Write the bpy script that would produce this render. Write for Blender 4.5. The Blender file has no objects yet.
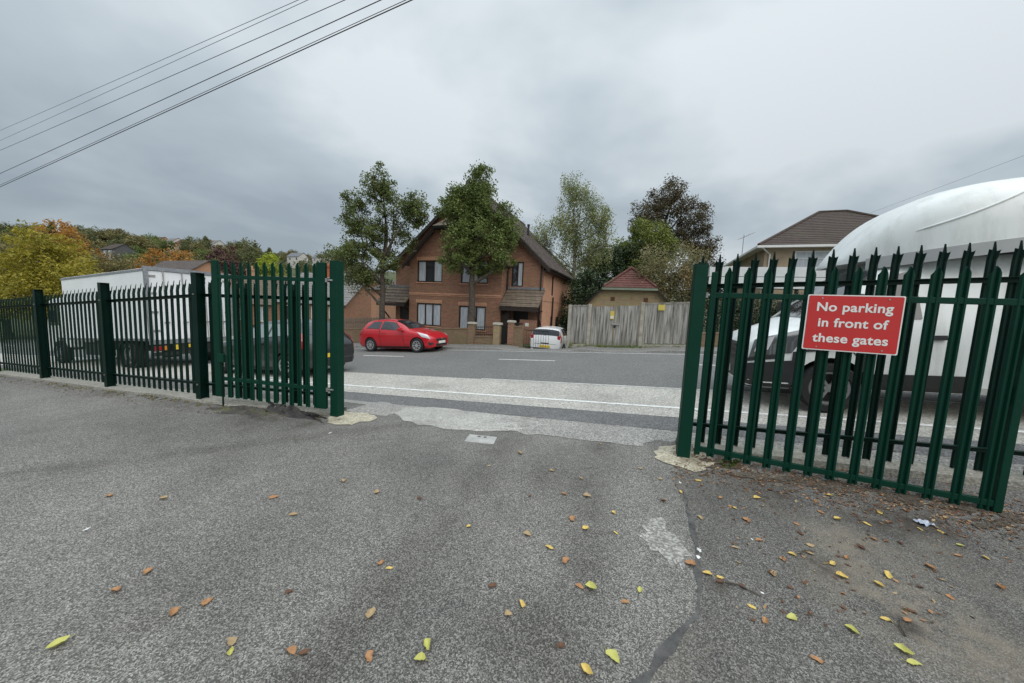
import bpy, bmesh, math, random
import numpy as np
from mathutils import Vector, Matrix
random.seed(7); rng = np.random.default_rng(7)
SC = bpy.context.scene; COL = SC.collection
rad = math.radians
# ------------------------------------------------------------------ site axes
# s runs along the street (uphill to the right), t runs across it (away from the yard)
RA = rad(20.5); CU, SU = math.cos(RA), math.sin(RA); RZ = -RA
CAMZ = 1.6
def R(s, t): return (CU*s + SU*t, -SU*s + CU*t)
def ST(x, y): return (CU*x - SU*y, SU*x + CU*y)
def sst(a, b, v):
    v = min(1, max(0, (v-a)/(b-a))); return v*v*(3-2*v)
def street_z(s):
    g = 0.07
    if s < -60: return g*(-58.45) + 0.02*(s+60) if s > -130 else g*(-58.45)-1.4
    if s > 60: return g*61.55 + 0.03*(min(s, 200)-60)
    return g*(s+1.55)
def yard_z(x, y):
    z = 0.10 + 0.014*x
    if x < -4.4: z -= 0.055*(-4.4-x)*min(1, (-4.4-x)/1.5)
    return max(z, -1.2)
def H(x, y):
    s, t = ST(x, y)
    w = sst(3.35, 5.0, t)
    z = street_z(s)*w + yard_z(x, y)*(1-w)
    if t > 14 and t < 30:                       # sunken drive beside the house
        z -= 0.52*sst(14.85, 16.3, t)*sst(-5.3, -4.95, s)*(1-sst(-3.35, -3.15, s))*(1-sst(24, 28, t))
    q = y - 0.6*x
    r = math.hypot(x, y)
    z += 34*sst(95, 360, q)*sst(60, 140, r)*sst(22, 85, t)
    if t > 22: z -= 2.0*sst(22, 40, t)*sst(-18, -26, s) if s < -18 else 0
    return z
# ------------------------------------------------------------------ camera
FPX = 342.0; P0 = rad(5.6); ROLL = 0.046
cam = bpy.data.cameras.new('camera'); camo = bpy.data.objects.new('camera', cam); COL.objects.link(camo)
cam.sensor_width = 36; cam.lens = FPX*36/1024; cam.clip_end = 3000; cam.clip_start = 0.05
Fw = Vector((0, math.cos(P0), -math.sin(P0))); r0 = Vector((1, 0, 0)); u0 = Vector((0, math.sin(P0), math.cos(P0)))
Rt = r0*math.cos(ROLL) + u0*math.sin(ROLL); Up = u0*math.cos(ROLL) - r0*math.sin(ROLL)
M = Matrix((Rt, Up, -Fw)).transposed().to_4x4(); M.translation = (0, 0, CAMZ); camo.matrix_world = M
SC.camera = camo
def ray(px, py): return (Fw + Rt*((px-512)/FPX) + Up*((341.5-py)/FPX))
def gnd(px, py):
    d = ray(px, py); a = 0.3
    for _ in range(4000):
        p = d*a
        if CAMZ + p.z < H(p.x, p.y): break
        a += 0.01
    return p.x, p.y
def proj(x, y, z):
    v = Vector((x, y, z-CAMZ)); d = v.dot(Fw)
    return 512+FPX*v.dot(Rt)/d, 341.5-FPX*v.dot(Up)/d
# ------------------------------------------------------------------ materials
def newmat(name):
    m = bpy.data.materials.new(name); m.use_nodes = True
    nt = m.node_tree; return m, nt, nt.nodes['Principled BSDF']
def N(nt, typ, **kw):
    n = nt.nodes.new(typ)
    for k, v in kw.items():
        if k in n.inputs.keys(): n.inputs[k].default_value = v
        else: setattr(n, k, v)
    return n
def rgba(c): return (c[0], c[1], c[2], 1)
def ramp(nt, fac, stops):
    r = nt.nodes.new('ShaderNodeValToRGB'); e = r.color_ramp.elements
    while len(e) < len(stops): e.new(0.5)
    for i, (p, c) in enumerate(stops): e[i].position = p; e[i].color = rgba(c) if len(c) == 3 else c
    nt.links.new(fac, r.inputs[0]); return r.outputs[0]
def mixc(nt, fac, a, b, mode='MIX'):
    n = nt.nodes.new('ShaderNodeMix'); n.data_type = 'RGBA'; n.blend_type = mode
    def put(sock, v):
        if hasattr(v, 'is_output'): nt.links.new(v, sock)
        elif isinstance(v, (int, float)): sock.default_value = v
        else: sock.default_value = rgba(v)
    put(n.inputs[0], fac); put(n.inputs[6], a); put(n.inputs[7], b); return n.outputs[2]
def coord(nt, kind='Object', scale=None):
    c = nt.nodes.new('ShaderNodeTexCoord').outputs[kind]
    if scale:
        mp = N(nt, 'ShaderNodeMapping'); mp.inputs['Scale'].default_value = scale; nt.links.new(c, mp.inputs[0]); c = mp.outputs[0]
    return c
def noise(nt, vec, scale, detail=4, rough=.55):
    n = N(nt, 'ShaderNodeTexNoise', Scale=scale, Detail=detail, Roughness=rough); nt.links.new(vec, n.inputs['Vector']); return n.outputs['Fac']
def bump(nt, b, h, strength, dist=.02):
    n = N(nt, 'ShaderNodeBump', Strength=strength, Distance=dist); nt.links.new(h, n.inputs['Height']); nt.links.new(n.outputs[0], b.inputs['Normal'])
def mat(name, c, rough=.6, var=.25, scale=3, metal=0, coat=0, bmp=0, c2=None, spec=.5):
    m, nt, b = newmat(name); v = coord(nt)
    f = noise(nt, v, scale)
    c2 = c2 or tuple(x*(1-var) for x in c); hi = tuple(min(1, x*(1+var*.5)) for x in c)
    nt.links.new(ramp(nt, f, [(.3, c2), (.68, hi)]), b.inputs['Base Color'])
    b.inputs['Roughness'].default_value = rough; b.inputs['Metallic'].default_value = metal
    b.inputs['Coat Weight'].default_value = coat; b.inputs['Coat Roughness'].default_value = .06
    b.inputs['Specular IOR Level'].default_value = spec
    if bmp: bump(nt, b, noise(nt, v, scale*8, 5), bmp)
    return m
def brick(name, c1, c2, mortar, stain=(.10, .075, .05)):
    m, nt, b = newmat(name); c = coord(nt)
    sp = N(nt, 'ShaderNodeSeparateXYZ'); nt.links.new(c, sp.inputs[0])
    ad = N(nt, 'ShaderNodeMath', operation='ADD'); nt.links.new(sp.outputs[0], ad.inputs[0]); nt.links.new(sp.outputs[1], ad.inputs[1])
    cb = N(nt, 'ShaderNodeCombineXYZ'); nt.links.new(ad.outputs[0], cb.inputs[0]); nt.links.new(sp.outputs[2], cb.inputs[1])
    t = N(nt, 'ShaderNodeTexBrick'); nt.links.new(cb.outputs[0], t.inputs['Vector'])
    t.inputs['Scale'].default_value = 1; t.inputs['Brick Width'].default_value = .225; t.inputs['Row Height'].default_value = .075
    t.inputs['Mortar Size'].default_value = .007; t.inputs['Color1'].default_value = rgba(c1); t.inputs['Color2'].default_value = rgba(c2); t.inputs['Mortar'].default_value = rgba(mortar)
    vo = N(nt, 'ShaderNodeTexVoronoi', Scale=9); mp = N(nt, 'ShaderNodeMapping'); mp.inputs['Scale'].default_value = (.7, 2.0, 1)
    nt.links.new(cb.outputs[0], mp.inputs[0]); nt.links.new(mp.outputs[0], vo.inputs['Vector'])
    col = mixc(nt, .14, t.outputs['Color'], vo.outputs['Color'], 'SOFT_LIGHT')
    f = noise(nt, c, .9, 5, .65)
    fr = ramp(nt, f, [(.42, (0, 0, 0)), (.72, (1, 1, 1))])
    sc = N(nt, 'ShaderNodeMath', operation='MULTIPLY'); nt.links.new(fr, sc.inputs[0]); sc.inputs[1].default_value = .45
    nt.links.new(mixc(nt, sc.outputs[0], col, stain), b.inputs['Base Color'])
    b.inputs['Roughness'].default_value = .9; bump(nt, b, t.outputs['Fac'], -.5, .01); return m
def tiles(name, c1, c2, moss=None, w=.28, row=.3):
    m, nt, b = newmat(name); c = coord(nt)
    sp = N(nt, 'ShaderNodeSeparateXYZ'); nt.links.new(c, sp.inputs[0])
    ad = N(nt, 'ShaderNodeMath', operation='ADD'); nt.links.new(sp.outputs[0], ad.inputs[0]); nt.links.new(sp.outputs[1], ad.inputs[1])
    cb = N(nt, 'ShaderNodeCombineXYZ'); nt.links.new(ad.outputs[0], cb.inputs[0]); nt.links.new(sp.outputs[2], cb.inputs[1])
    t = N(nt, 'ShaderNodeTexBrick'); nt.links.new(cb.outputs[0], t.inputs['Vector'])
    t.inputs['Scale'].default_value = 1; t.inputs['Brick Width'].default_value = w; t.inputs['Row Height'].default_value = row*.7
    t.inputs['Mortar Size'].default_value = .012; t.inputs['Color1'].default_value = rgba(c1); t.inputs['Color2'].default_value = rgba(c2); t.inputs['Mortar'].default_value = rgba(tuple(x*.4 for x in c1))
    col = t.outputs['Color']
    f = noise(nt, c, 1.3, 6, .7)
    if moss: col = mixc(nt, ramp(nt, f, [(.52, (0, 0, 0)), (.75, (.8, .8, .8))]), col, moss)
    col = mixc(nt, .5, col, ramp(nt, noise(nt, c, 5, 4), [(.3, (.35, .35, .35)), (.7, (.65, .65, .65))]), 'OVERLAY')
    nt.links.new(col, b.inputs['Base Color']); b.inputs['Roughness'].default_value = .85
    bump(nt, b, t.outputs['Fac'], -.6, .02); return m
def foliage(name, lo, hi, trans=.25):
    m, nt, b = newmat(name); c = coord(nt)
    f1 = noise(nt, c, 1.1, 3); f2 = noise(nt, c, 9, 3)
    mx = N(nt, 'ShaderNodeMath', operation='MULTIPLY_ADD'); nt.links.new(f2, mx.inputs[0]); mx.inputs[1].default_value = .8; nt.links.new(f1, mx.inputs[2])
    nt.links.new(ramp(nt, mx.outputs[0], [(.65, lo), (1.0, hi)]), b.inputs['Base Color'])
    b.inputs['Roughness'].default_value = .55; b.inputs['Specular IOR Level'].default_value = .35
    tr = N(nt, 'ShaderNodeBsdfTranslucent'); nt.links.new(ramp(nt, mx.outputs[0], [(.65, lo), (1.0, hi)]), tr.inputs[0])
    ms = N(nt, 'ShaderNodeMixShader', Fac=trans); nt.links.new(b.outputs[0], ms.inputs[1]); nt.links.new(tr.outputs[0], ms.inputs[2])
    nt.links.new(ms.outputs[0], nt.nodes['Material Output'].inputs[0]); return m
def asphalt(name, base, agg, scale=95, stain=.35, rough=.85, big=.35, bstr=.5, agg_amt=.55, dirt=None):
    """tarmac: stone chippings in a binder, worn and dusty in large patches"""
    m, nt, b = newmat(name); c = coord(nt)
    vo = N(nt, 'ShaderNodeTexVoronoi', Scale=scale); nt.links.new(c, vo.inputs['Vector'])
    sp = N(nt, 'ShaderNodeSeparateColor'); nt.links.new(vo.outputs['Color'], sp.inputs[0])
    chip = ramp(nt, sp.outputs[0], [(.2, tuple(x*.40 for x in base)), (.5, base), (.84, agg), (1.0, tuple(min(1, x*1.45) for x in agg))])
    mid = noise(nt, c, scale*.28, 3, .6)
    col = mixc(nt, agg_amt, base, chip)
    col = mixc(nt, .5, col, ramp(nt, mid, [(.3, (.41, .41, .41)), (.7, (.59, .59, .59))]), 'OVERLAY')
    f = noise(nt, c, big, 7, .66); f2 = noise(nt, c, big*4.3, 6, .7)
    ov = mixc(nt, .5, ramp(nt, f, [(.34, (.30, .30, .30)), (.66, (.68, .67, .65))]), ramp(nt, f2, [(.34, (.34, .34, .34)), (.68, (.65, .65, .64))]))
    col = mixc(nt, stain*2, col, ov, 'OVERLAY')
    if dirt: col = mixc(nt, ramp(nt, noise(nt, c, .8, 5, .7), [(.5, (0, 0, 0)), (.75, (.7, .7, .7))]), col, dirt)
    nt.links.new(col, b.inputs['Base Color']); b.inputs['Roughness'].default_value = rough; b.inputs['Specular IOR Level'].default_value = .35
    bump(nt, b, vo.outputs['Distance'], bstr, .008); return m
def glass(name, c=(.03, .035, .04), rough=.04):
    m, nt, b = newmat(name); b.inputs['Base Color'].default_value = rgba(c); b.inputs['Roughness'].default_value = rough
    b.inputs['Specular IOR Level'].default_value = .9; b.inputs['Coat Weight'].default_value = .6; b.inputs['Coat Roughness'].default_value = .02; return m
# ------------------------------------------------------------------ mesh builder
class MB:
    def __init__(s): s.v = []; s.f = []; s.m = []
    def add(s, vs, fs, mi=0):
        o = len(s.v); s.v += [tuple(p) for p in vs]; s.f += [tuple(i+o for i in f) for f in fs]; s.m += [mi]*len(fs); return s
    def box(s, c, d, mi=0, rot=None, taper=1):
        x, y, z = d[0]/2, d[1]/2, d[2]/2; k = taper
        vs = [Vector(p) for p in ((-x, -y, -z), (x, -y, -z), (x, y, -z), (-x, y, -z), (-x*k, -y*k, z), (x*k, -y*k, z), (x*k, y*k, z), (-x*k, y*k, z))]
        if rot is not None: vs = [rot @ p for p in vs]
        vs = [p+Vector(c) for p in vs]
        return s.add(vs, [(0, 3, 2, 1), (4, 5, 6, 7), (0, 1, 5, 4), (1, 2, 6, 5), (2, 3, 7, 6), (3, 0, 4, 7)], mi)
    def b2(s, a, b, mi=0):
        return s.box([(a[i]+b[i])/2 for i in range(3)], [abs(b[i]-a[i]) for i in range(3)], mi)
    def bbox(s, a, b, bv=.01, mi=0):          # box with bevelled edges
        bm = bmesh.new(); bmesh.ops.create_cube(bm, size=1)
        for v in bm.verts: v.co = Vector([(a[i]+b[i])/2+v.co[i]*abs(b[i]-a[i]) for i in range(3)])
        bmesh.ops.bevel(bm, geom=bm.edges[:], offset=bv, segments=2, affect='EDGES', profile=.5)
        bm.verts.index_update()
        s.add([v.co[:] for v in bm.verts], [[v.index for v in f.verts] for f in bm.faces], mi); bm.free(); return s
    def tube(s, pts, rr, n=8, mi=0, cap=True):
        pts = [Vector(p) for p in pts]
        if not hasattr(rr, '__len__'): rr = [rr]*len(pts)
        vs = []; up = None
        for i, p in enumerate(pts):
            d = (pts[min(i+1, len(pts)-1)]-pts[max(i-1, 0)]).normalized()
            if up is None: up = Vector((0, 0, 1)) if abs(d.z) < .9 else Vector((1, 0, 0))
            a = d.cross(up)
            a = a.normalized() if a.length > 1e-6 else Vector((1, 0, 0)); bb = a.cross(d).normalized(); up = bb
            for k in range(n):
                an = 2*math.pi*k/n; vs.append(p+(a*math.cos(an)+bb*math.sin(an))*rr[i])
        fs = [(i*n+k, i*n+(k+1) % n, (i+1)*n+(k+1) % n, (i+1)*n+k) for i in range(len(pts)-1) for k in range(n)]
        if cap: fs += [tuple(range(n-1, -1, -1)), tuple((len(pts)-1)*n+k for k in range(n))]
        return s.add(vs, fs, mi)
    def lathe(s, prof, n=24, axis='Z', c=(0, 0, 0), mi=0, cap=True):
        vs = []
        for r, h in prof:
            for k in range(n):
                a = 2*math.pi*k/n; p = (r*math.cos(a), r*math.sin(a), h)
                if axis == 'Y': p = (p[0], h, p[1])
                if axis == 'X': p = (h, p[0], p[1])
                vs.append((p[0]+c[0], p[1]+c[1], p[2]+c[2]))
        fs = [(i*n+k, i*n+(k+1) % n, (i+1)*n+(k+1) % n, (i+1)*n+k) for i in range(len(prof)-1) for k in range(n)]
        if cap and prof[0][0] > 1e-4: fs.append(tuple(range(n-1, -1, -1)))
        if cap and prof[-1][0] > 1e-4: fs.append(tuple((len(prof)-1)*n+k for k in range(n)))
        return s.add(vs, fs, mi)
    def prism(s, poly, a, b, axis='Y', mi=0):  # poly in the plane across the axis; a..b along it
        def P(p, h):
            return {'Y': (p[0], h, p[1]), 'X': (h, p[0], p[1]), 'Z': (p[0], p[1], h)}[axis]
        n = len(poly); vs = [P(p, a) for p in poly]+[P(p, b) for p in poly]
        return s.add(vs, [tuple(range(n)), tuple(range(2*n-1, n-1, -1))]+[(i, i+n, (i+1) % n+n, (i+1) % n) for i in range(n)], mi)
    def grid(s, rows, mi=0, close=False):
        n = len(rows[0]); vs = [p for r in rows for p in r]
        fs = [(i*n+k, i*n+k+1, (i+1)*n+k+1, (i+1)*n+k) for i in range(len(rows)-1) for k in range(n-1)]
        return s.add(vs, fs, mi)
    def build(s, name, mats, parent=None, smooth=False, loc=None, recalc=True, angle=40):
        me = bpy.data.meshes.new(name); me.from_pydata(s.v, [], s.f)
        if not isinstance(mats, (list, tuple)): mats = [mats]
        for m in mats: me.materials.append(m)
        if len(mats) > 1: me.polygons.foreach_set('material_index', s.m)
        if recalc:
            bm = bmesh.new(); bm.from_mesh(me); bmesh.ops.recalc_face_normals(bm, faces=bm.faces[:]); bm.to_mesh(me); bm.free()
        if smooth:
            me.polygons.foreach_set('use_smooth', [True]*len(me.polygons)); me.set_sharp_from_angle(angle=rad(angle))
        me.update(); return link(name, me, parent, loc)
def link(name, me, parent=None, loc=None):
    o = bpy.data.objects.new(name, me); COL.objects.link(o)
    if parent: o.parent = parent
    if loc: o.location = loc
    return o
def tag(o, label=None, cat=None, group=None, kind=None):
    for k, v in (('label', label), ('category', cat), ('group', group), ('kind', kind)):
        if v: o[k] = v
    return o
def thing(name, label, cat, loc=(0, 0, 0), rz=0, group=None):
    o = bpy.data.objects.new(name, None); COL.objects.link(o); o.empty_display_size = .2
    o.location = loc; o.rotation_euler = (0, 0, rz); return tag(o, label, cat, group)
def site(name, label, cat, s, t, z=None, group=None, rz=RZ):
    x, y = R(s, t); return thing(name, label, cat, (x, y, H(x, y) if z is None else z), rz, group)
def copy_tree(o, parent=None):
    c = o.copy(); COL.objects.link(c)
    if parent: c.parent = parent
    for ch in [k for k in bpy.data.objects if k.parent == o]: copy_tree(ch, c)
    return c
def evaluated(o):
    dg = bpy.context.evaluated_depsgraph_get(); return bpy.data.meshes.new_from_object(o.evaluated_get(dg))
def pchip(xs, ys, x):
    n = len(xs)
    if x <= xs[0]: return ys[0]
    if x >= xs[-1]: return ys[-1]
    h = [xs[i+1]-xs[i] for i in range(n-1)]; d = [(ys[i+1]-ys[i])/h[i] for i in range(n-1)]
    m = [d[0]]+[0 if d[i-1]*d[i] <= 0 else 2*d[i-1]*d[i]/(d[i-1]+d[i]) for i in range(1, n-1)]+[d[-1]]
    i = max(k for k in range(n-1) if xs[k] <= x); u = (x-xs[i])/h[i]
    return (2*u**3-3*u*u+1)*ys[i]+(u**3-2*u*u+u)*h[i]*m[i]+(-2*u**3+3*u*u)*ys[i+1]+(u**3-u*u)*h[i]*m[i+1]
# ------------------------------------------------------------------ sky and light
W = bpy.data.worlds.new('World'); SC.world = W; W.use_nodes = True; nt = W.node_tree
bg = nt.nodes['Background']; bg.inputs[1].default_value = .1
SUN_EL, SUN_AZ = rad(46), rad(160)
sk = N(nt, 'ShaderNodeTexSky'); sk.sky_type = 'NISHITA'; sk.sun_disc = False; sk.sun_elevation = SUN_EL; sk.sun_rotation = SUN_AZ
tc = nt.nodes.new('ShaderNodeTexCoord'); sp = N(nt, 'ShaderNodeSeparateXYZ'); nt.links.new(tc.outputs['Generated'], sp.inputs[0])
zz = N(nt, 'ShaderNodeMath', operation='MAXIMUM'); nt.links.new(sp.outputs[2], zz.inputs[0]); zz.inputs[1].default_value = 0
za = N(nt, 'ShaderNodeMath', operation='ADD'); nt.links.new(zz.outputs[0], za.inputs[0]); za.inputs[1].default_value = .22
dx = N(nt, 'ShaderNodeMath', operation='DIVIDE'); dy = N(nt, 'ShaderNodeMath', operation='DIVIDE')
for k, n in ((0, dx), (1, dy)): nt.links.new(sp.outputs[k], n.inputs[0]); nt.links.new(za.outputs[0], n.inputs[1])
cv = N(nt, 'ShaderNodeCombineXYZ'); nt.links.new(dx.outputs[0], cv.inputs[0]); nt.links.new(dy.outputs[0], cv.inputs[1]); cv.inputs[2].default_value = 3.7
cn = N(nt, 'ShaderNodeTexNoise', Scale=.85, Detail=5, Roughness=.5, Distortion=.3); nt.links.new(cv.outputs[0], cn.inputs['Vector'])
cn2 = N(nt, 'ShaderNodeTexNoise', Scale=.33, Detail=2, Roughness=.5); nt.links.new(cv.outputs[0], cn2.inputs['Vector'])
av = N(nt, 'ShaderNodeMath', operation='MULTIPLY_ADD'); nt.links.new(cn2.outputs['Fac'], av.inputs[0]); av.inputs[1].default_value = .9; nt.links.new(cn.outputs['Fac'], av.inputs[2])
# a darker bank of cloud to the left (west), brighter to the right
lf = N(nt, 'ShaderNodeMath', operation='MULTIPLY_ADD'); nt.links.new(sp.outputs[0], lf.inputs[0]); lf.inputs[1].default_value = .16; nt.links.new(av.outputs[0], lf.inputs[2])
cl = ramp(nt, lf.outputs[0], [(.66, (3.75, 4.4, 4.95)), (.86, (5.25, 6.0, 6.5)), (1.05, (7.4, 8.0, 8.35))])
# thicker light overhead than near the horizon, as under any overcast
ze = N(nt, 'ShaderNodeMapRange', interpolation_type='LINEAR'); nt.links.new(zz.outputs[0], ze.inputs[0]); ze.inputs[1].default_value = 0; ze.inputs[2].default_value = .55; ze.inputs[3].default_value = .76; ze.inputs[4].default_value = 1.13
zb = N(nt, 'ShaderNodeMapRange', interpolation_type='SMOOTHSTEP'); nt.links.new(zz.outputs[0], zb.inputs[0]); zb.inputs[1].default_value = .62; zb.inputs[2].default_value = 1.0; zb.inputs[3].default_value = 1.0; zb.inputs[4].default_value = 2.9
zm = N(nt, 'ShaderNodeMath', operation='MULTIPLY'); nt.links.new(ze.outputs[0], zm.inputs[0]); nt.links.new(zb.outputs[0], zm.inputs[1]); ze = zm
cz = N(nt, 'ShaderNodeVectorMath', operation='SCALE'); nt.links.new(cl, cz.inputs[0]); nt.links.new(ze.outputs[0], cz.inputs['Scale'])
nt.links.new(mixc(nt, .9, sk.outputs[0], cz.outputs[0]), bg.inputs[0])
sl = bpy.data.lights.new('sun', 'SUN'); sl.energy = 1.5; sl.angle = rad(65); sl.color = (1, .93, .84)
so = bpy.data.objects.new('sun', sl); COL.objects.link(so)
sd = Vector((math.sin(SUN_AZ)*math.cos(SUN_EL), math.cos(SUN_AZ)*math.cos(SUN_EL), math.sin(SUN_EL)))
so.rotation_euler = sd.to_track_quat('Z', 'Y').to_euler()
vs = SC.view_settings; vs.view_transform = 'Standard'; vs.look = 'None'; vs.gamma = 1; vs.exposure = 0.0; vs.use_curve_mapping = False
# ------------------------------------------------------------------ ground
m_earth, nt, b = newmat('rough grass and earth'); c = coord(nt)
f = noise(nt, c, .35, 6, .65); f2 = noise(nt, c, 6, 5, .7)
nt.links.new(mixc(nt, .6, ramp(nt, f, [(.35, (.10, .085, .05)), (.55, (.05, .075, .025)), (.7, (.035, .055, .02))]), ramp(nt, f2, [(.3, (.3, .3, .3)), (.7, (.7, .7, .7))]), 'OVERLAY'), b.inputs['Base Color']); b.inputs['Roughness'].default_value = .95
m_yard = asphalt('worn yard tarmac', (.158, .153, .143), (.30, .29, .27), scale=190, stain=.5, big=.34, bstr=.5, agg_amt=.8)
m_road = asphalt('road tarmac', (.165, .164, .16), (.24, .238, .23), scale=60, stain=.16, big=.25, bstr=.3, agg_amt=.5)
m_bay = asphalt('parking bay tarmac', (.43, .415, .38), (.55, .53, .49), scale=60, stain=.25, big=.5, agg_amt=.6)
m_band = asphalt('fresh black tarmac', (.15, .15, .152), (.22, .22, .22), scale=75, stain=.2, big=.6, agg_amt=.6)
m_foot = asphalt('old footway tarmac', (.30, .292, .275), (.44, .43, .40), scale=75, stain=.3, big=.6, agg_amt=.6)
m_pale = asphalt('pale worn concrete', (.42, .41, .385), (.54, .53, .50), scale=70, stain=.3, big=.9, agg_amt=.5)
m_conc = asphalt('cream concrete', (.46, .42, .32), (.56, .52, .42), scale=60, stain=.25, big=1.2, agg_amt=.45)
m_paint, nt, b = newmat('worn road paint'); c = coord(nt)
nt.links.new(ramp(nt, noise(nt, c, 9, 6, .75), [(.36, (.42, .41, .39)), (.48, (.74, .74, .72)), (.7, (.82, .82, .80))]), b.inputs['Base Color']); b.inputs['Roughness'].default_value = .7
m_seal = mat('black bitumen seal', (.10, .098, .095), .85, .55, 14, bmp=.4)
m_kerb = asphalt('kerb stone', (.27, .265, .25), (.36, .355, .34), scale=50, stain=.3, big=1.5, agg_amt=.4)

def stain(m, colr, amt, spots=(), lines=(), nscale=2.5):
    """soft stains lying at fixed places on a surface: round spots (x, y, radius) and long tracks (p, q, half width)"""
    nt = m.node_tree; b = nt.nodes['Principled BSDF']; cur = b.inputs['Base Color'].links[0].from_socket; c = coord(nt)
    nz = noise(nt, c, nscale, 6, .7); nr = ramp(nt, nz, [(.34, (0, 0, 0)), (.6, (1, 1, 1))])
    def use(dist, r):
        nonlocal cur
        mr = N(nt, 'ShaderNodeMapRange', interpolation_type='SMOOTHSTEP'); nt.links.new(dist, mr.inputs[0]); mr.inputs[1].default_value = 0; mr.inputs[2].default_value = r; mr.inputs[3].default_value = amt; mr.inputs[4].default_value = 0
        mu = N(nt, 'ShaderNodeMath', operation='MULTIPLY'); nt.links.new(mr.outputs[0], mu.inputs[0]); nt.links.new(nr, mu.inputs[1])
        cur = mixc(nt, mu.outputs[0], cur, colr, 'MULTIPLY' if max(colr) > .6 else 'MIX')
    for x, y, r in spots:
        d = N(nt, 'ShaderNodeVectorMath', operation='DISTANCE'); nt.links.new(c, d.inputs[0]); d.inputs[1].default_value = (x, y, H(x, y)); use(d.outputs['Value'], r)
    for p, q, w in lines:
        u = (Vector(q)-Vector(p)).normalized(); n = (-u.y, u.x, 0)
        dt = N(nt, 'ShaderNodeVectorMath', operation='DOT_PRODUCT'); nt.links.new(c, dt.inputs[0]); dt.inputs[1].default_value = n
        su = N(nt, 'ShaderNodeMath', operation='SUBTRACT'); nt.links.new(dt.outputs['Value'], su.inputs[0]); su.inputs[1].default_value = n[0]*p[0]+n[1]*p[1]
        ab = N(nt, 'ShaderNodeMath', operation='ABSOLUTE'); nt.links.new(su.outputs[0], ab.inputs[0]); use(ab.outputs[0], w)
    nt.links.new(cur, b.inputs['Base Color'])
def axis(parts):
    out = []
    for a, b, st in parts: out += list(np.arange(a, b-1e-6, st))
    return out+[parts[-1][1]]
SG = axis([(-700, -130, 16), (-130, -50, 4), (-50, -13, 1), (-13, 9, .2), (9, 40, 1), (40, 140, 6), (140, 400, 40)])
TG = axis([(-60, -8, 6), (-8, -1, .5), (-1, 6, .2), (6, 14.8, .8), (14.8, 17, .2), (17, 40, 1), (40, 150, 6), (150, 640, 16)])
def sheet(ss, tt, dz):
    g = MB(); g.grid([[(*R(s, t), H(*R(s, t))+dz) for s in ss] for t in tt]); return g
def strip(name, s0, s1, t0, t1, dz, m, kind='structure', ds=.5, dt=.2, wob=0, label=None, cat=None):
    ss = np.linspace(s0, s1, max(2, int((s1-s0)/ds)+1)); tt = np.linspace(t0, t1, max(2, int((t1-t0)/dt)+1))
    g = MB(); rows = []
    for j, t in enumerate(tt):
        row = []
        for i, s in enumerate(ss):
            tw = t+(wob*(math.sin(s*3.1+j)+.6*math.sin(s*7.7+2*j)) if j in (0, len(tt)-1) else 0)
            x, y = R(s, tw); row.append((x, y, H(x, y)+dz))
        rows.append(row)
    g.grid(rows); return tag(g.build(name, m), kind=kind)
tag(sheet(SG, TG, 0).build('ground', m_earth), kind='structure')
# yard: everything on this side of the gate line (front edge a little ragged)
yt = list(np.arange(-8, 4.21, .2)); ys = list(np.arange(-13, 9.01, .2))
g = MB(); rows = []
for t in yt:
    row = []
    for s in ys:
        tt = t if t < 4.1 else 4.2+.05*math.sin(s*2.3)+.03*math.sin(s*6.1)
        x, y = R(s, tt); row.append((x, y, H(x, y)+.006))
    rows.append(row)
g.grid(rows); tag(g.build('yard', m_yard), kind='structure')
strip('footway', -60, 60, 4.27, 4.68, .004, m_foot)
strip('tarmac_band', -60, 60, 4.68, 5.30, .005, m_band, wob=.015)
# road kerb, flush where the drive crosses
strip('parking_bay', -60, 60, 5.30, 7.33, .006, m_bay, wob=.0)
strip('road', -70, 60, 7.33, 14.0, .008, m_road, dt=7)
strip('road_marking', -9.3, 60, 5.79, 5.88, .011, m_paint, ds=.4, dt=.2)
for k in range(-7, 8):                      # dashed centre line
    s0 = k*6.0-4.55; strip('road_marking', s0, s0+2.0, 10.86, 10.96, .012, m_paint, dt=.2)
strip('road_marking', -60, -8.2, 7.36, 7.45, .012, m_paint, dt=.2); strip('road_marking', -3.5, 60, 7.33, 7.38, .012, m_paint, dt=.2)
strip('road_marking', -40, 30, 13.55, 13.62, .012, m_paint, dt=.2)
a = MB()                                   # bay end stroke
for (p, q) in (((-9.3, 5.8), (-8.5, 6.4)),):
    d = Vector((q[0]-p[0], q[1]-p[1], 0)).normalized()*.05; nn = (-d.y, d.x)
    a.add([(*R(p[0]+nn[0], p[1]+nn[1]), H(*R(*p))+.011), (*R(p[0]-nn[0], p[1]-nn[1]), H(*R(*p))+.011), (*R(q[0]-nn[0], q[1]-nn[1]), H(*R(*q))+.011), (*R(q[0]+nn[0], q[1]+nn[1]), H(*R(*q))+.011)], [(0, 1, 2, 3)])
tag(a.build('road_marking', m_paint), kind='structure')
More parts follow.
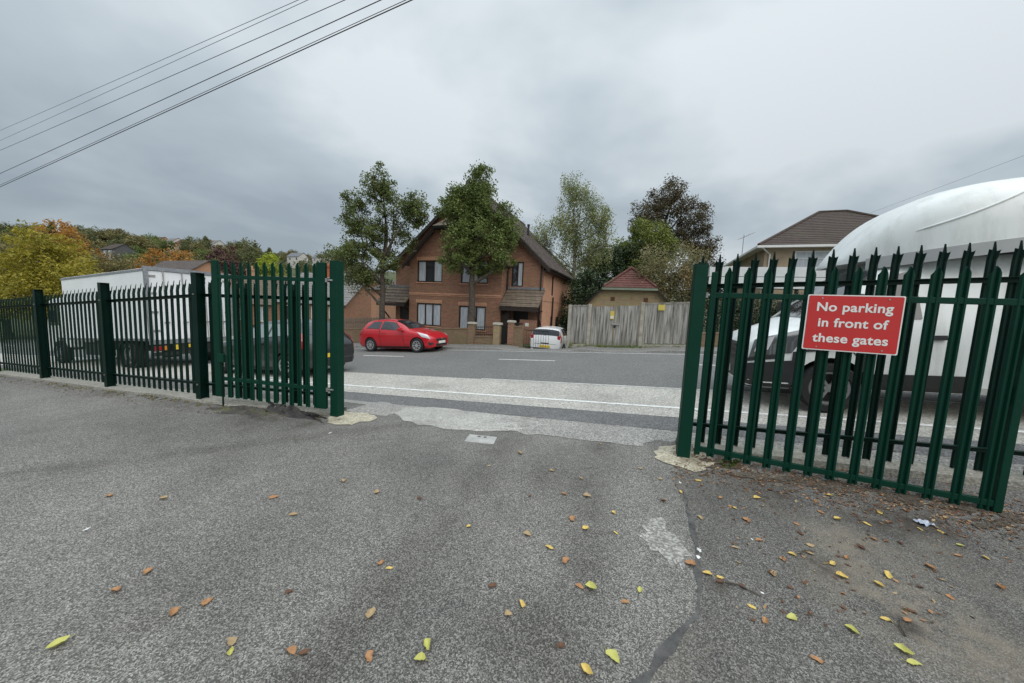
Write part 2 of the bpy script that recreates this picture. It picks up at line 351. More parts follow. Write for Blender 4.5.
# far kerb and pavement: a real step of 0.1 m, lowered at the two drives
def kerb_h(s): return .10-.085*(sst(-6.2, -5.4, s)*(1-sst(-2.9, -2.2, s)))-.06*(sst(-1.9, -1.5, s)*(1-sst(.2, .6, s)))
ss = list(np.arange(-60, 60.1, .4)); g = MB()
g.grid([[(*R(s, t), H(*R(s, t))+(kerb_h(s) if k else .0)) for s in ss] for t, k in ((14.0, 0), (14.012, 1), (14.14, 1), (14.14, 0))])
tag(g.build('kerb', m_kerb), kind='structure')
g = MB(); g.grid([[(*R(s, t), H(*R(s, t))+kerb_h(s)-.004) for s in ss] for t in (14.142, 14.6, 15.0, 15.3, 15.6, 15.72)])
m_pave = asphalt('far pavement tarmac', (.19, .185, .175), (.30, .29, .27), scale=60, stain=.3, big=.5, agg_amt=.5)
tag(g.build('pavement', m_pave), kind='structure')

def patch(name, pix, dz, m, kind='structure', sub=10, seed=0, rag=.03, **kw):
    """flat patch on the ground with a ragged outline; pix = corner points (site x, y)"""
    rr = random.Random(seed); pts = []
    for _ in range(kw.pop('smooth', 0)):
        pix = [q for i in range(len(pix)) for q in (tuple(Vector(pix[i]).lerp(Vector(pix[(i+1) % len(pix)]), .25)), tuple(Vector(pix[i]).lerp(Vector(pix[(i+1) % len(pix)]), .75)))]
    n = len(pix)
    for i in range(n):
        p, q = Vector(pix[i]), Vector(pix[(i+1) % n]); L = (q-p).length; k = max(2, int(L/.12))
        for j in range(k):
            w = p.lerp(q, j/k); pts.append((w.x+rr.uniform(-rag, rag), w.y+rr.uniform(-rag, rag)))
    bm = bmesh.new(); vv = [bm.verts.new((*p, 0)) for p in pts]; es = [bm.edges.new((vv[i], vv[(i+1) % len(vv)])) for i in range(len(vv))]
    bmesh.ops.triangle_fill(bm, use_beauty=True, edges=es)
    for _ in range(2):
        long = [e for e in bm.edges if e.calc_length() > .3]
        if long: bmesh.ops.subdivide_edges(bm, edges=long, cuts=1); bmesh.ops.triangulate(bm, faces=bm.faces[:])
    for v in bm.verts: v.co.z = H(v.co.x, v.co.y)+dz
    bmesh.ops.recalc_face_normals(bm, faces=bm.faces[:])
    for f in bm.faces:
        if f.normal.z < 0: f.normal_flip()
    me = bpy.data.meshes.new(name); bm.to_mesh(me); bm.free(); me.materials.append(m)
    return tag(link(name, me), kind=kind, **kw)
G = gnd
patch('concrete_patch', [G(386, 419), G(412, 404.5), G(560, 423), G(500, 433), G(455, 431)], .010, m_pale, seed=1, smooth=1, rag=.05)
patch('concrete_patch', [G(345, 412), G(380, 402), G(418, 408), G(386, 417)], .009, m_foot, seed=2)
patch('tarmac_patch', [G(500, 425), G(560, 422), G(655, 430), G(655, 448), G(590, 441), G(505, 433)], .010, m_foot, seed=3, smooth=1, rag=.04)
patch('tarmac_patch', [G(636, 527), G(660, 517), G(668, 535), G(684, 548), G(682, 572), G(655, 560)], .009, m_foot, seed=4, smooth=1, rag=.045)
patch('concrete_pad', [G(322, 424), G(332, 412), G(372, 414), G(378, 420), G(345, 428)], .014, m_conc, seed=5, smooth=1, rag=.04)
patch('concrete_pad', [G(646, 456), G(668, 446), G(706, 452), G(716, 468), G(690, 474)], .014, m_conc, seed=6, smooth=1, rag=.04)
patch('concrete_pad', [G(212, 405), G(228, 400), G(250, 403), G(236, 409)], .02, m_pale, seed=7, smooth=2)
m_old = asphalt('older dark tarmac', (.118, .114, .106), (.25, .242, .225), scale=190, stain=.5, big=.6, bstr=.5, agg_amt=.7, dirt=(.19, .165, .13))
patch('tarmac_patch', [G(672, 478), G(690, 475), G(716, 470), G(960, 505), G(1040, 520), G(1060, 620), G(1000, 720), G(800, 740), G(625, 712), G(652, 676), G(674, 652), G(692, 630), G(702, 605), G(702, 575), G(698, 545), G(690, 520)], .0085, m_old, seed=12, rag=.012)
stain(m_old, (.25, .215, .165), .85, [(*G(890, 600), .55), (*G(950, 640), .5), (*G(850, 545), .4)], nscale=3.5)
stain(m_old, (.045, .036, .028), .9, [(*G(822, 566), .16), (*G(870, 520), .35), (*G(915, 522), .4), (*G(770, 495), .35), (*G(905, 628), .12), (*G(715, 585), .12)], nscale=9)
stain(m_yard, (.66, .65, .63), .9, [(*G(560, 480), .5), (*G(150, 610), .5), (*G(520, 640), .35)], [(G(57, 470), G(340, 434), .22), (G(500, 450), G(300, 690), .30), (G(600, 450), G(560, 690), .22)], nscale=1.8)
stain(m_yard, (.055, .048, .036), .75, [(*G(265, 417), .55), (*G(200, 402), .5), (*G(120, 392), .6), (*G(310, 424), .3), (*G(505, 431), .18), (*G(688, 478), .2)], nscale=6)
stain(m_bay, (.20, .19, .17), .55, [(*G(430, 386), .8), (*G(600, 398), .7), (*G(520, 381), .6)], nscale=3.5)
stain(m_pale, (.17, .16, .145), .6, [(*G(430, 425), .5), (*G(520, 421), .4), (*G(470, 412), .35)], nscale=6)
stain(m_conc, (.10, .085, .06), .8, [(*G(337, 421), .18), (*G(690, 462), .16), (*G(655, 462), .12)], nscale=9)
# black tar seam that runs towards the camera
seam = [G(684, 492), G(690, 520), G(697, 545), G(701, 575), G(700, 605), G(690, 630), G(672, 652), G(650, 675), G(630, 700)]
wd = [.005, .006, .010, .018, .010, .014, .022, .019, .014]
L, Rr = [], []
for i, p in enumerate(seam):
    d = Vector(seam[min(i+1, 8)])-Vector(seam[max(i-1, 0)]); n = Vector((-d.y, d.x)).normalized()*wd[i]
    L.append((p[0]+n.x, p[1]+n.y)); Rr.append((p[0]-n.x, p[1]-n.y))
patch('tar_seam', L+Rr[::-1], .010, m_seal, seed=8, rag=.02)
for i, (px, py, r) in enumerate(((699, 552, .012), (698, 559, .014), (752, 541, .007), (762, 596, .007), (680, 484, .012), (330, 434, .014), (86, 531, .013))):
    x, y = G(px, py); patch('paint_splash', [(x+r*math.cos(a)*rng.uniform(.6, 1.2), y+r*1.6*math.sin(a)*rng.uniform(.6, 1.2)) for a in np.arange(0, 6.2, .7)], .011, m_paint, seed=20+i, rag=.004)
# ------------------------------------------------------------------ steel palisade fences and gates
def gate_green(name, c, r):
    m, nt, b = newmat(name); v = coord(nt)
    f = noise(nt, v, 2.2, 5, .7); f2 = noise(nt, v, 60, 3)
    nt.links.new(mixc(nt, ramp(nt, f, [(.5, (0, 0, 0)), (.8, (.5, .5, .5))]), c, tuple(x*1.5+.006 for x in c)), b.inputs['Base Color'])
    rust = ramp(nt, noise(nt, v, 14, 6, .8), [(.70, (0, 0, 0)), (.76, (1, 1, 1))]); cc = b.inputs['Base Color'].links[0].from_socket
    nt.links.new(mixc(nt, rust, cc, (.05, .045, .035)), b.inputs['Base Color'])
    b.inputs['Roughness'].default_value = r; b.inputs['Specular IOR Level'].default_value = .16; bump(nt, b, f2, .06); return m
m_gg = gate_green('green gate paint', (.002, .036, .022), .5)
m_gd = gate_green('dark green fence paint', (.0015, .017, .012), .5)
m_zinc = mat('galvanised steel', (.42, .42, .40), .45, .3, 20, metal=.8)
m_kbase = asphalt('fence base concrete', (.33, .32, .28), (.42, .41, .36), scale=60, stain=.3, big=1.2, agg_amt=.4)

def pale_mesh(name, m, h, w=.066, kind='point', crest=.012, bend=0):
    """one W-section pale, origin at its foot, face towards -Y"""
    k = w/2
    prof = [(-k, .012), (-k*.72, .0), (-k*.42, .0), (-k*.16, crest), (k*.16, crest), (k*.42, .0), (k*.72, .0), (k, .012)]
    if kind == 'point': top = [h-.075, h-.055, h-.03, h-.006, h-.006, h-.03, h-.055, h-.075]
    else: top = [h-.07, h-.078, h-.085, h-.004, h-.004, h-.085, h-.078, h-.07]
    zs = [0, .3, h*.5, h-.16]
    g = MB(); th = .004
    for sgn in (0, 1):
        rows = []
        for z in zs+['t']:
            r = []
            for i, (x, y) in enumerate(prof):
                zz = top[i] if z == 't' else z
                xx, yy = x, y
                if kind == 'triple' and z == 't':
                    if i in (0, 1): xx -= .005; yy -= .016
                    if i in (6, 7): xx += .005; yy -= .016
                    if i in (3, 4): yy -= .006
                if bend and z == 't': yy += bend*(1 if i not in (3, 4) else 1.3)
                r.append((xx, yy+(th if sgn else 0), zz))
            rows.append(r)
        g.grid(rows)
    n = len(prof); L = len(zs)+1; o = n*L
    for i in range(n-1): g.f.append((( L-1)*n+i, (L-1)*n+i+1, o+(L-1)*n+i+1, o+(L-1)*n+i)); g.m.append(0)
    for j in range(L-1):
        for c in (0, n-1): g.f.append((j*n+c, (j+1)*n+c, o+(j+1)*n+c, o+j*n+c)); g.m.append(0)
    me_o = g.build(name, m); me = me_o.data; bpy.data.objects.remove(me_o); return me
def put(name, me, parent, loc, rz=0):
    o = link(name, me, parent, loc); o.rotation_euler = (0, 0, rz); return o
def ang(a, b): return math.atan2(b[1]-a[1], b[0]-a[0])

def fence_run(label, pts, h, kind, crest, posts, side, m=None, z_rails=(.24, 1.54), post_h=1.85, group=None, pitch=.1617, bend=0):
    """one fence run; pts = post feet (x, y); side=-1 rails on the camera side"""
    m = m or m_gd
    x0, y0 = pts[0]; z0 = H(x0, y0)
    root = thing('palisade_fence', label, 'fence', (x0, y0, z0), 0, group)
    pm = pale_mesh('pale', m, h, kind=kind, crest=crest, bend=bend)
    for i in range(len(pts)-1):
        a, b = Vector(pts[i]), Vector(pts[i+1]); L = (b-a).length; an = ang(a, b); d = (b-a)/L; nn = Vector((d.y, -d.x))*side
        za, zb = H(*a), H(*b)
        cnt = int(round(L/pitch)); 
        for k in range(cnt):
            f = (k+.5)/cnt; p = a.lerp(b, f); z = za+(zb-za)*f+.06
            put('pale', pm, root, (p.x-x0-nn.x*.03, p.y-y0-nn.y*.03, z-z0), an+(0 if side > 0 else math.pi))
        for zr in z_rails:
            g = MB(); n2 = Vector((nn.x, nn.y, 0)); A = Vector((a.x-x0, a.y-y0, za-z0+zr)); B = Vector((b.x-x0, b.y-y0, zb-z0+zr))
            for (o1, w, hh) in ((.0, .006, .045), (.022, .04, .005)):
                vs = []
                for P in (A, B):
                    for (q, r) in ((-1, -1), (1, -1), (1, 1), (-1, 1)):
                        vs.append(P+n2*(o1+q*w/2)+Vector((0, 0, r*hh/2+(.022 if hh < .01 else 0))))
                g.add(vs, [(0, 1, 2, 3), (7, 6, 5, 4), (0, 4, 5, 1), (1, 5, 6, 2), (2, 6, 7, 3), (3, 7, 4, 0)])
            g.build('rail', m, root)
    for i in posts:
        a = Vector(pts[i]); an = ang(pts[max(i-1, 0)], pts[min(i+1, len(pts)-1)]); g = MB(); rot = Matrix.Rotation(an, 3, 'Z')
        hh = post_h+.3; c = Vector((a.x-x0, a.y-y0, H(*a)-z0+hh/2-.3))
        off = rot @ Vector((0, -.055*side, 0))
        for (dx, dy, sx, sy) in ((0, -.052, .10, .008), (0, .052, .10, .008), (0, 0, .007, .10)):
            g.box(c+off+rot @ Vector((dx, dy, 0)), (sx, sy, hh), rot=rot)
        g.box(c+off+Vector((0, 0, hh/2+.003)), (.1, .112, .004), rot=rot)
        g.build('post', m, root)
        bt = MB()
        for zr in z_rails: bt.box(Vector((a.x-x0, a.y-y0, H(*a)-z0+zr+.012))+rot @ Vector((0, -.118*side, 0)), (.02, .012, .02), rot=rot)
        bt.build('bolt', m_zinc, root)
    return root
PL = (-2.265, 4.40); PRt = (1.845, 3.47)
LF = [(-12.9, 8.75), (-10.15, 7.25), (-7.06, 5.98), (-4.49, 4.96), (-2.62, 4.52)]
# even out the left run at 2.75 m bays
a, b = Vector((-7.06, 5.98)), Vector((-4.49, 4.96)); d = (a-b).normalized()
LF = [tuple(a+d*5.5), tuple(a+d*2.75), tuple(a), tuple(b), (-2.34, 4.56)]
fence_run('long dark green palisade fence running left from the gateway in front of the white lorry', LF, 1.75, 'triple', .012, (0, 1, 2, 3), 1, bend=.03)
a = Vector((1.92, 3.74)); d = Vector((2.08, -.67)).normalized()
RF = [tuple(a), tuple(a+d*2.9), tuple(a+d*5.65)]
fence_run('taller dark green palisade fence with splayed spikes behind the open gate with the red notice', RF, 2.06, 'triple', .012, (1, 2), 1, z_rails=(.27, 1.78), post_h=1.9)
# concrete strips at the foot of the fences
def base_strip(pts, off0, off1, dz, name='kerb_strip'):
    g = MB(); rows = [[], [], [], []]
    for i, p in enumerate(pts):
        an = ang(pts[max(i-1, 0)], pts[min(i+1, len(pts)-1)]); n = Vector((math.sin(an), -math.cos(an)))
        k = 1
        for j, (o, z) in enumerate(((off0, -.1), (off0, dz), (off1, dz), (off1, -.3))):
            q = Vector(p)+n*o; rows[j].append((q.x, q.y, H(*p)+z))
    g.grid(rows); tag(g.build(name, m_kbase), kind='structure')
def dens(pts, n=12):
    o = []
    for i in range(len(pts)-1):
        for k in range(n): o.append(tuple(Vector(pts[i]).lerp(Vector(pts[i+1]), k/n)))
    return o+[pts[-1]]
base_strip(dens(LF), .16, -.18, .035)
base_strip(dens(RF), .14, -.14, .06)

def gate_post(label, p, top):
    z = H(*p); r = thing('gate_post', label, 'gate post', (*p, z), RZ+.06, 'pair of green gate posts')
    g = MB(); g.bbox((-.06, -.06, -.3), (.06, .06, top-z), .008); g.build('post', m_gg, r)
    c = MB(); c.bbox((-.061, -.061, top-z), (.061, .061, top-z+.006), .002); c.build('cap', m_gg, r)
    return r, z
gl, zl = gate_post('square green gate post left of the opening, standing on cream concrete', PL, 2.08)
gr, zr_ = gate_post('square green gate post carrying the gate with the red notice', PRt, 2.11)

def leaf_gate(label, hinge, end, zb, rails, pitch, stile, n, post_root, m):
    """an open gate leaf; hinge/end feet (x, y)"""
    an = ang(hinge, end); L = (Vector(end)-Vector(hinge)).length
    root = thing('palisade_gate', label, 'gate', (*hinge, zb), an, 'pair of open gate leaves')
    front = -1 if stile == 'right' else 1          # side of the leaf that faces the camera
    flip = 0 if front < 0 else math.pi
    pm = pale_mesh('pale', m, rails[2], kind='point', crest=.016)
    for k in range(n):
        put('pale', pm, root, ((.075 if stile == 'right' else .09)+(k+.5)*pitch, front*.022, 0), flip)
    for zr in rails[:2]:
        g = MB(); g.bbox((.02, -.018, zr-.03), (L, .018, zr+.02), .004); g.build('rail', m, root)
    for x in (.035, L-.03):
        g = MB()
        if stile == 'left': g.bbox((x-.065 if x > 1 else x-.035, -.02-.004, .0), (x+.03 if x > 1 else x+.095, .02, rails[2]-(-.005)), .006)
        else: g.bbox((x-.025, -.024, .0), (x+.025, .024, rails[2]-.05), .006)
        g.build('stile', m, root)
    for zr in rails[:2]:
        g = MB(); g.tube([(-.10, 0, zr-.005), (.03, 0, zr-.005)], .012, 10); g.box((-.02, 0, zr-.005), (.03, .045, .05)); g.build('hinge', m_zinc, root)
    return root, an
# right leaf, swung back into the yard in front of the fence
hx = Vector((1.925, 3.425)); dr = Vector((.911, -.411)); ex = hx+dr*2.14
RLZ = .19
GR, ANR = leaf_gate('open green gate leaf on the right, with the red notice fixed to it', tuple(hx), tuple(ex), RLZ, (.065, 1.63, 1.9), .157, 'right', 13, gr, m_gg)
# left leaf, folded back against its own fence
hx2 = Vector((-2.38, 4.36)); ex2 = Vector((-4.13, 4.72))
GL, ANL = leaf_gate('open green gate leaf folded back along the fence before a dark car', tuple(hx2), tuple(ex2), .175, (.265, 1.67, 1.88), .1265, 'left', 13, gl, m_gg)
g = MB(); g.tube([(1.62, .05, -.12), (1.62, .05, .95)], .011, 8); g.build('drop_bolt', m_gd, GL)
g = MB(); g.bbox((1.57, .03, .5), (1.67, .07, .62), .006); g.build('latch', m_gg, GL)
g = MB(); g.bbox((2.06, .02, .85), (2.14, .07, 1.0), .006); g.build('latch', m_gg, GR)

# ------------------------------------------------------------------ the red notice on the right leaf
m_red = mat('red enamel sign', (.56, .026, .026), .4, .08, 2, coat=.1)
m_wht = mat('white enamel', (.80, .80, .78), .4, .06, 3)
sg = thing('notice_board', 'red rectangular notice with white lettering fixed to the right gate leaf', 'sign', (hx.x+dr.x*.765, hx.y+dr.y*.765, 1.355), ANR)
fr = -1
SWd, SHt = .628, .485
def rrect(w, h, r, n=5):
    o = []
    for cx, cy, a0 in ((w-r, r, -90), (w-r, h-r, 0), (r, h-r, 90), (r, r, 180)):
        for k in range(n+1): o.append((cx+r*math.cos(rad(a0+90*k/n)), cy+r*math.sin(rad(a0+90*k/n))))
    return o
g = MB(); g.prism(rrect(SWd, SHt, .012), -.052, -.048, 'Y'); g.build('border', m_wht, sg)
g = MB(); g.prism([(x+.009, z+.009) for x, z in rrect(SWd-.018, SHt-.018, .012)], -.054, -.0505, 'Y'); g.build('panel', m_red, sg)
def lettering(name, lines, m, parent, w, cx, zs, size, y, off=.0018, sx=.97, space=1.05):
    for t, z in zip(lines, zs):
        cu = bpy.data.curves.new(name, 'FONT'); cu.body = t; cu.size = size; cu.align_x = 'CENTER'; cu.extrude = .0006; cu.offset = off; cu.space_character = space
        o = bpy.data.objects.new(name, cu); COL.objects.link(o); me = evaluated(o); bpy.data.objects.remove(o)
        me.materials.clear(); me.materials.append(m); p = link(name, me, parent, (cx, y, z)); p.rotation_euler = (math.pi/2, 0, 0); p.scale = (sx, 1, 1)
lettering('lettering', ['No parking', 'in front of', 'these gates'], m_wht, sg, .5, SWd/2, (.345, .21, .075), .105, -.0552, .0024, .99)
bt = MB()
for x in (.1, .53):
    for z in (.03, .455): bt.lathe([(.006, -.057), (.006, -.054)], 8, 'Y', (x, 0, z))
bt.build('bolt', m_zinc, sg)

# ------------------------------------------------------------------ drain cover and cable warning bits
x, y = gnd(481, 440); r = thing('utility_cover', 'small pale metal utility cover set in the tarmac of the gateway', 'cover', (x, y, H(x, y)+.006), -.15)
m_cov = mat('pale cast metal cover', (.40, .40, .38), .6, .25, 8, bmp=.2)
g = MB(); g.bbox((-.165, -.105, -.02), (.165, .105, .008), .006); g.build('frame', m_cov, r)
g = MB(); g.bbox((-.145, -.085, .002), (.145, .085, .0115), .003); g.build('lid', m_cov, r)
g = MB()
for dx in (-.035, .035): g.lathe([(.02, .0118), (.02, .0128)], 14, 'Z', (dx, .05, 0))
g.build('lifting_hole', m_seal, r)
# ------------------------------------------------------------------ buildings
m_br = brick('red brick', (.335, .155, .09), (.235, .106, .066), (.32, .25, .19), (.20, .125, .075))
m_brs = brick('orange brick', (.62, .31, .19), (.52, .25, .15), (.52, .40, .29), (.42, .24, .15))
m_buff = brick('buff brick', (.36, .27, .145), (.30, .22, .12), (.32, .27, .19), (.30, .24, .14))
m_brg = brick('mossy garden brick', (.24, .155, .09), (.19, .125, .075), (.24, .2, .145), (.14, .13, .065))
m_terr = brick('terracotta brick', (.52, .27, .16), (.46, .23, .14), (.46, .33, .24), (.36, .21, .13))
m_tile = tiles('brown concrete tiles', (.125, .10, .092), (.088, .072, .066), (.105, .098, .075))
m_tile2 = tiles('weathered porch tiles', (.19, .145, .11), (.14, .108, .083), (.13, .12, .075))
m_tred = tiles('red clay tiles', (.15, .056, .045), (.115, .045, .036), (.09, .075, .045))
m_tdk = tiles('dark brown tiles', (.082, .058, .048), (.062, .045, .037), (.07, .07, .033))
m_slate = tiles('grey slates', (.25, .24, .235), (.20, .195, .19), (.21, .20, .17), .35)
m_dark = mat('dark brown stained wood', (.022, .014, .010), .5, .3, 6)
m_pane = glass('window glass', (.045, .05, .055))
m_curt, nt, b = newmat('net curtain behind glass'); c = coord(nt, 'Object', (1, 1, .12))
nt.links.new(ramp(nt, noise(nt, c, 14, 3), [(.3, (.34, .385, .43)), (.7, (.58, .62, .66))]), b.inputs['Base Color']); b.inputs['Roughness'].default_value = .5; b.inputs['Coat Weight'].default_value = .5; b.inputs['Coat Roughness'].default_value = .03
m_upvc = mat('white window frame', (.72, .72, .70), .4, .06, 4)
m_lead = mat('lead flashing', (.2, .2, .21), .6, .2, 5)
m_black = mat('black paint', (.012, .012, .013), .4, .3, 10)
m_soff = mat('dark soffit timber', (.03, .022, .018), .7, .3, 5)  # plain dark brown of the boards under the eaves
m_cpost = mat('concrete fence post', (.40, .38, .33), .9, .3, 5, bmp=.3)
m_iron = mat('black iron', (.014, .014, .015), .45, .3, 20)

def wall_open(g, x0, x1, z0, z1, y, ops, depth=.09, axis='y', inv=1, mi=0):
    """flat wall in the plane y (or x if axis is x) with rectangular openings and reveals; ops = (a0, a1, b0, b1)"""
    def P(a, z, d=0): return (a, y+d*inv, z) if axis == 'y' else (y+d*inv, a, z)
    xs = sorted(set([x0, x1]+[v for o in ops for v in o[:2]])); zs = sorted(set([z0, z1]+[v for o in ops for v in o[2:4]]))
    for i in range(len(xs)-1):
        for j in range(len(zs)-1):
            cx, cz = (xs[i]+xs[i+1])/2, (zs[j]+zs[j+1])/2
            if any(o[0] < cx < o[1] and o[2] < cz < o[3] for o in ops): continue
            g.add([P(xs[i], zs[j]), P(xs[i+1], zs[j]), P(xs[i+1], zs[j+1]), P(xs[i], zs[j+1])], [(0, 1, 2, 3)], mi)
    for a0, a1, b0, b1 in ops:
        for q in (((a0, b0), (a1, b0)), ((a1, b0), (a1, b1)), ((a1, b1), (a0, b1)), ((a0, b1), (a0, b0))):
            g.add([P(*q[0]), P(*q[1]), P(*q[1], depth), P(*q[0], depth)], [(0, 1, 2, 3)], mi)
def window(parent, a0, a1, b0, b1, y, n=3, m=None, axis='y', inv=1, kinds='ccc', fw=.07, transom=None, sill=None, depth=.06):
    """framed window set in a reveal; kinds: c = curtained light, d = dark light"""
    m = m or m_dark
    def B(g, aa, ab, ba, bb, d0, d1, mi=0):
        p, q = (aa, y+d0*inv, ba), (ab, y+d1*inv, bb)
        if axis == 'x': p, q = (y+d0*inv, aa, ba), (y+d1*inv, ab, bb)
        g.b2(p, q, mi)
    g = MB()
    B(g, a0+.002, a1-.002, b0+.002, b0+fw, depth-.04, depth+.04); B(g, a0+.002, a1-.002, b1-fw, b1-.002, depth-.04, depth+.04)
    B(g, a0+.002, a0+fw, b0+fw, b1-fw, depth-.04, depth+.04); B(g, a1-fw, a1-.002, b0+fw, b1-fw, depth-.04, depth+.04)
    w = (a1-a0-2*fw)/n
    for k in range(1, n): B(g, a0+fw+w*k-fw*.5, a0+fw+w*k+fw*.5, b0+fw, b1-fw, depth-.04, depth+.04)
    if transom:
        for k in range(n):
            if k in transom[1]: B(g, a0+fw+w*k+fw*.51, a0+fw+w*(k+1)-fw*.51, transom[0]-.025, transom[0]+.025, depth-.03, depth+.03)
    wf = g.build('window', m, parent)
    for k in range(n):
        p = MB(); B(p, a0+fw+w*k+(fw*.5 if k else 0), a0+fw+w*(k+1)-(fw*.5 if k < n-1 else 0), b0+fw, b1-fw, depth+.005, depth+.012)
        p.build('pane', m_curt if kinds[k % len(kinds)] == 'c' else m_pane, wf)
    if sill:
        s_ = MB(); B(s_, a0-.05, a1+.05, b0-.06, b0-.002, -.05, depth+.03); s_.build('sill', sill, wf)
    return wf
def roof_plane(g, e0, e1, t1, t0, course=.32, step=.022, mi=0, thick=.05):
    """stepped tile courses from the eave edge e0-e1 up to the top edge t0-t1"""
    e0, e1, t0, t1 = map(Vector, (e0, e1, t0, t1))
    up = ((t0+t1)/2-(e0+e1)/2); n = (e1-e0).cross(up).normalized()
    if n.z < 0: n = -n
    k = max(2, int(up.length/course))
    for i in range(k):
        f0, f1 = i/k, min(1, (i+1)/k)
        a, b_ = e0.lerp(t0, f0)+n*step, e1.lerp(t1, f0)+n*step
        c_, d_ = e1.lerp(t1, f1)+n*.0, e0.lerp(t0, f1)+n*.0
        aa, bb = e0.lerp(t0, f0)-n*.004, e1.lerp(t1, f0)-n*.004
        g.add([a, b_, c_, d_], [(0, 1, 2, 3)], mi); g.add([aa, bb, b_, a], [(0, 1, 2, 3)], mi)
    o = -n*thick
    g.add([e0+o, e1+o, t1+o, t0+o], [(3, 2, 1, 0)], mi)
    for p, q in ((e0, t0), (e1, t1)): g.add([p+o, q+o, q+n*.01, p+n*.01], [(0, 1, 2, 3)], mi)
    g.add([e0+o, e1+o, e1+n*step, e0+n*step], [(0, 1, 2, 3)], mi)

# ---- the red brick pair of houses; local x along the street, y into the plot, origin at s=-10.1, t=18.3
HS, HT, HZ = -10.1, 18.3, -.55
hs = site('brick_house', 'red brick house with brown gabled roof, tiled porches and dark framed windows', 'house', HS, HT, HZ)
X0, X1, YB = -4.95, 4.93, 9.5                       # side walls, back wall
BX0, BX1, BY = -3.28, 2.79, -.8                     # projecting bay
EZ = 4.75                                           # eaves above base
AX = .22; AZ = 9.15                                 # ridge
BA = (BX0+BX1)/2
g = MB()
def roofz(x): return AZ-(AZ-EZ)*(abs(x-AX)/((AX-X0) if x < AX else (X1-AX)))
# bay front with windows
wa = (-2.72, -.98, 3.45, 4.72); wb = (.25, 1.95, 3.42, 4.69); wc = (-2.72, -1.0, .85, 2.2); wd = (.2, 1.9, .80, 2.15)
wall_open(g, BX0, BX1, -1.2, EZ-.02, BY, [wa, wb, wc, wd])
jz = 6.65; jx0 = BX0+(jz-EZ)/1.0; jx1 = BX1-(jz-EZ)/1.0
g.add([(BX0, BY, EZ-.02), (BX1, BY, EZ-.02), (jx1, BY, jz), (jx0, BY, jz)], [(0, 1, 2, 3)])
for bx in (BX0, BX1): g.add([(bx, BY, -1.2), (bx, 0, -1.2), (bx, 0, EZ), (bx, BY, EZ)], [(0, 1, 2, 3)])
# recessed wings
wr1 = (3.05, 3.75, 3.35, 4.75); wrd = (3.25, 4.15, -.15, 2.0)
wall_open(g, BX1, X1, -1.2, EZ-.02, 0, [wr1, wrd])
wall_open(g, X0, BX0, -1.2, EZ-.02, 0, [(-4.6, -3.75, -.3, 1.9)])
g.add([(X0, 0, EZ-.02), (X1, 0, EZ-.02), (AX, 0, AZ-.1)], [(0, 1, 2)])
# right side wall: slim stair windows
sw = [(1.9, 2.3, 3.0, 4.15), (2.0, 2.35, .7, 1.75), (3.3, 4.1, .4, 1.7)]
g.build('wall', m_br, hs)
g = MB(); wall_open(g, .02, YB, -1.2, EZ+.02, X1, sw, axis='x', inv=-1); wall_open(g, .02, YB, -1.2, EZ+.02, X0, [], axis='x'); wall_open(g, X0, X1, -1.2, EZ, YB, [])
g.add([(X0, YB, EZ), (X1, YB, EZ), (AX, YB, AZ-.1)], [(0, 1, 2)])
g.build('side_wall', m_brs, hs)
g = MB()                                            # string course and brick arches
g.b2((BX0-.01, BY-.022, 2.74), (BX1+.01, BY-.003, 2.82)); g.b2((BX0-.01, BY-.03, 2.66), (BX1+.01, BY-.003, 2.70)); g.b2((X1+.003, .0, 2.62), (X1+.025, YB, 2.70))
for w in (wa, wb, wc, wd):
    k = 14
    for i in range(k):
        xa, xb = w[0]-.06+(w[1]-w[0]+.12)*i/k, w[0]-.06+(w[1]-w[0]+.12)*(i+.86)/k
        g.b2((xa, BY-.012, w[3]+.015), (xb, BY-.003, w[3]+.22))
g.build('string_course', m_brs, hs)
window(hs, *wa, BY, 3, kinds='cdc', transom=(4.35, (1,)), sill=m_brs); window(hs, *wb, BY, 3, kinds='ccc', sill=m_brs)
window(hs, *wc, BY, 3, kinds='ccc', sill=m_brs); window(hs, *wd, BY, 3, kinds='cdc', sill=m_brs)
window(hs, *wr1, 0, 2, kinds='dc', sill=m_brs)
for k, w in enumerate(sw): window(hs, *w, X1, 1, axis='x', inv=-1, kinds='d', fw=.06)
def door(a0, a1, b0, b1, y, parent):
    g = MB(); g.b2((a0+.02, y+.05, b0), (a1-.02, y+.09, b1-.02)); 
    for zc in (.45, 1.3): g.b2((a0+.16, y+.035, b0+zc), (a1-.16, y+.048, b0+zc+.55))
    d = g.build('door', m_dark, parent); h = MB(); h.tube([(a1-.14, y+.02, b0+1.0), (a1-.14, y+.05, b0+1.0)], .025, 10); h.build('handle', m_zinc, d)
    h = MB(); h.bbox((a0+.3, y+.028, b0+.95), (a1-.3, y+.05, b0+1.0), .004); h.build('letter_plate', m_zinc, d)
door(*wrd, 0, hs); door(-4.6, -3.75, -.3, 1.9, 0, hs)
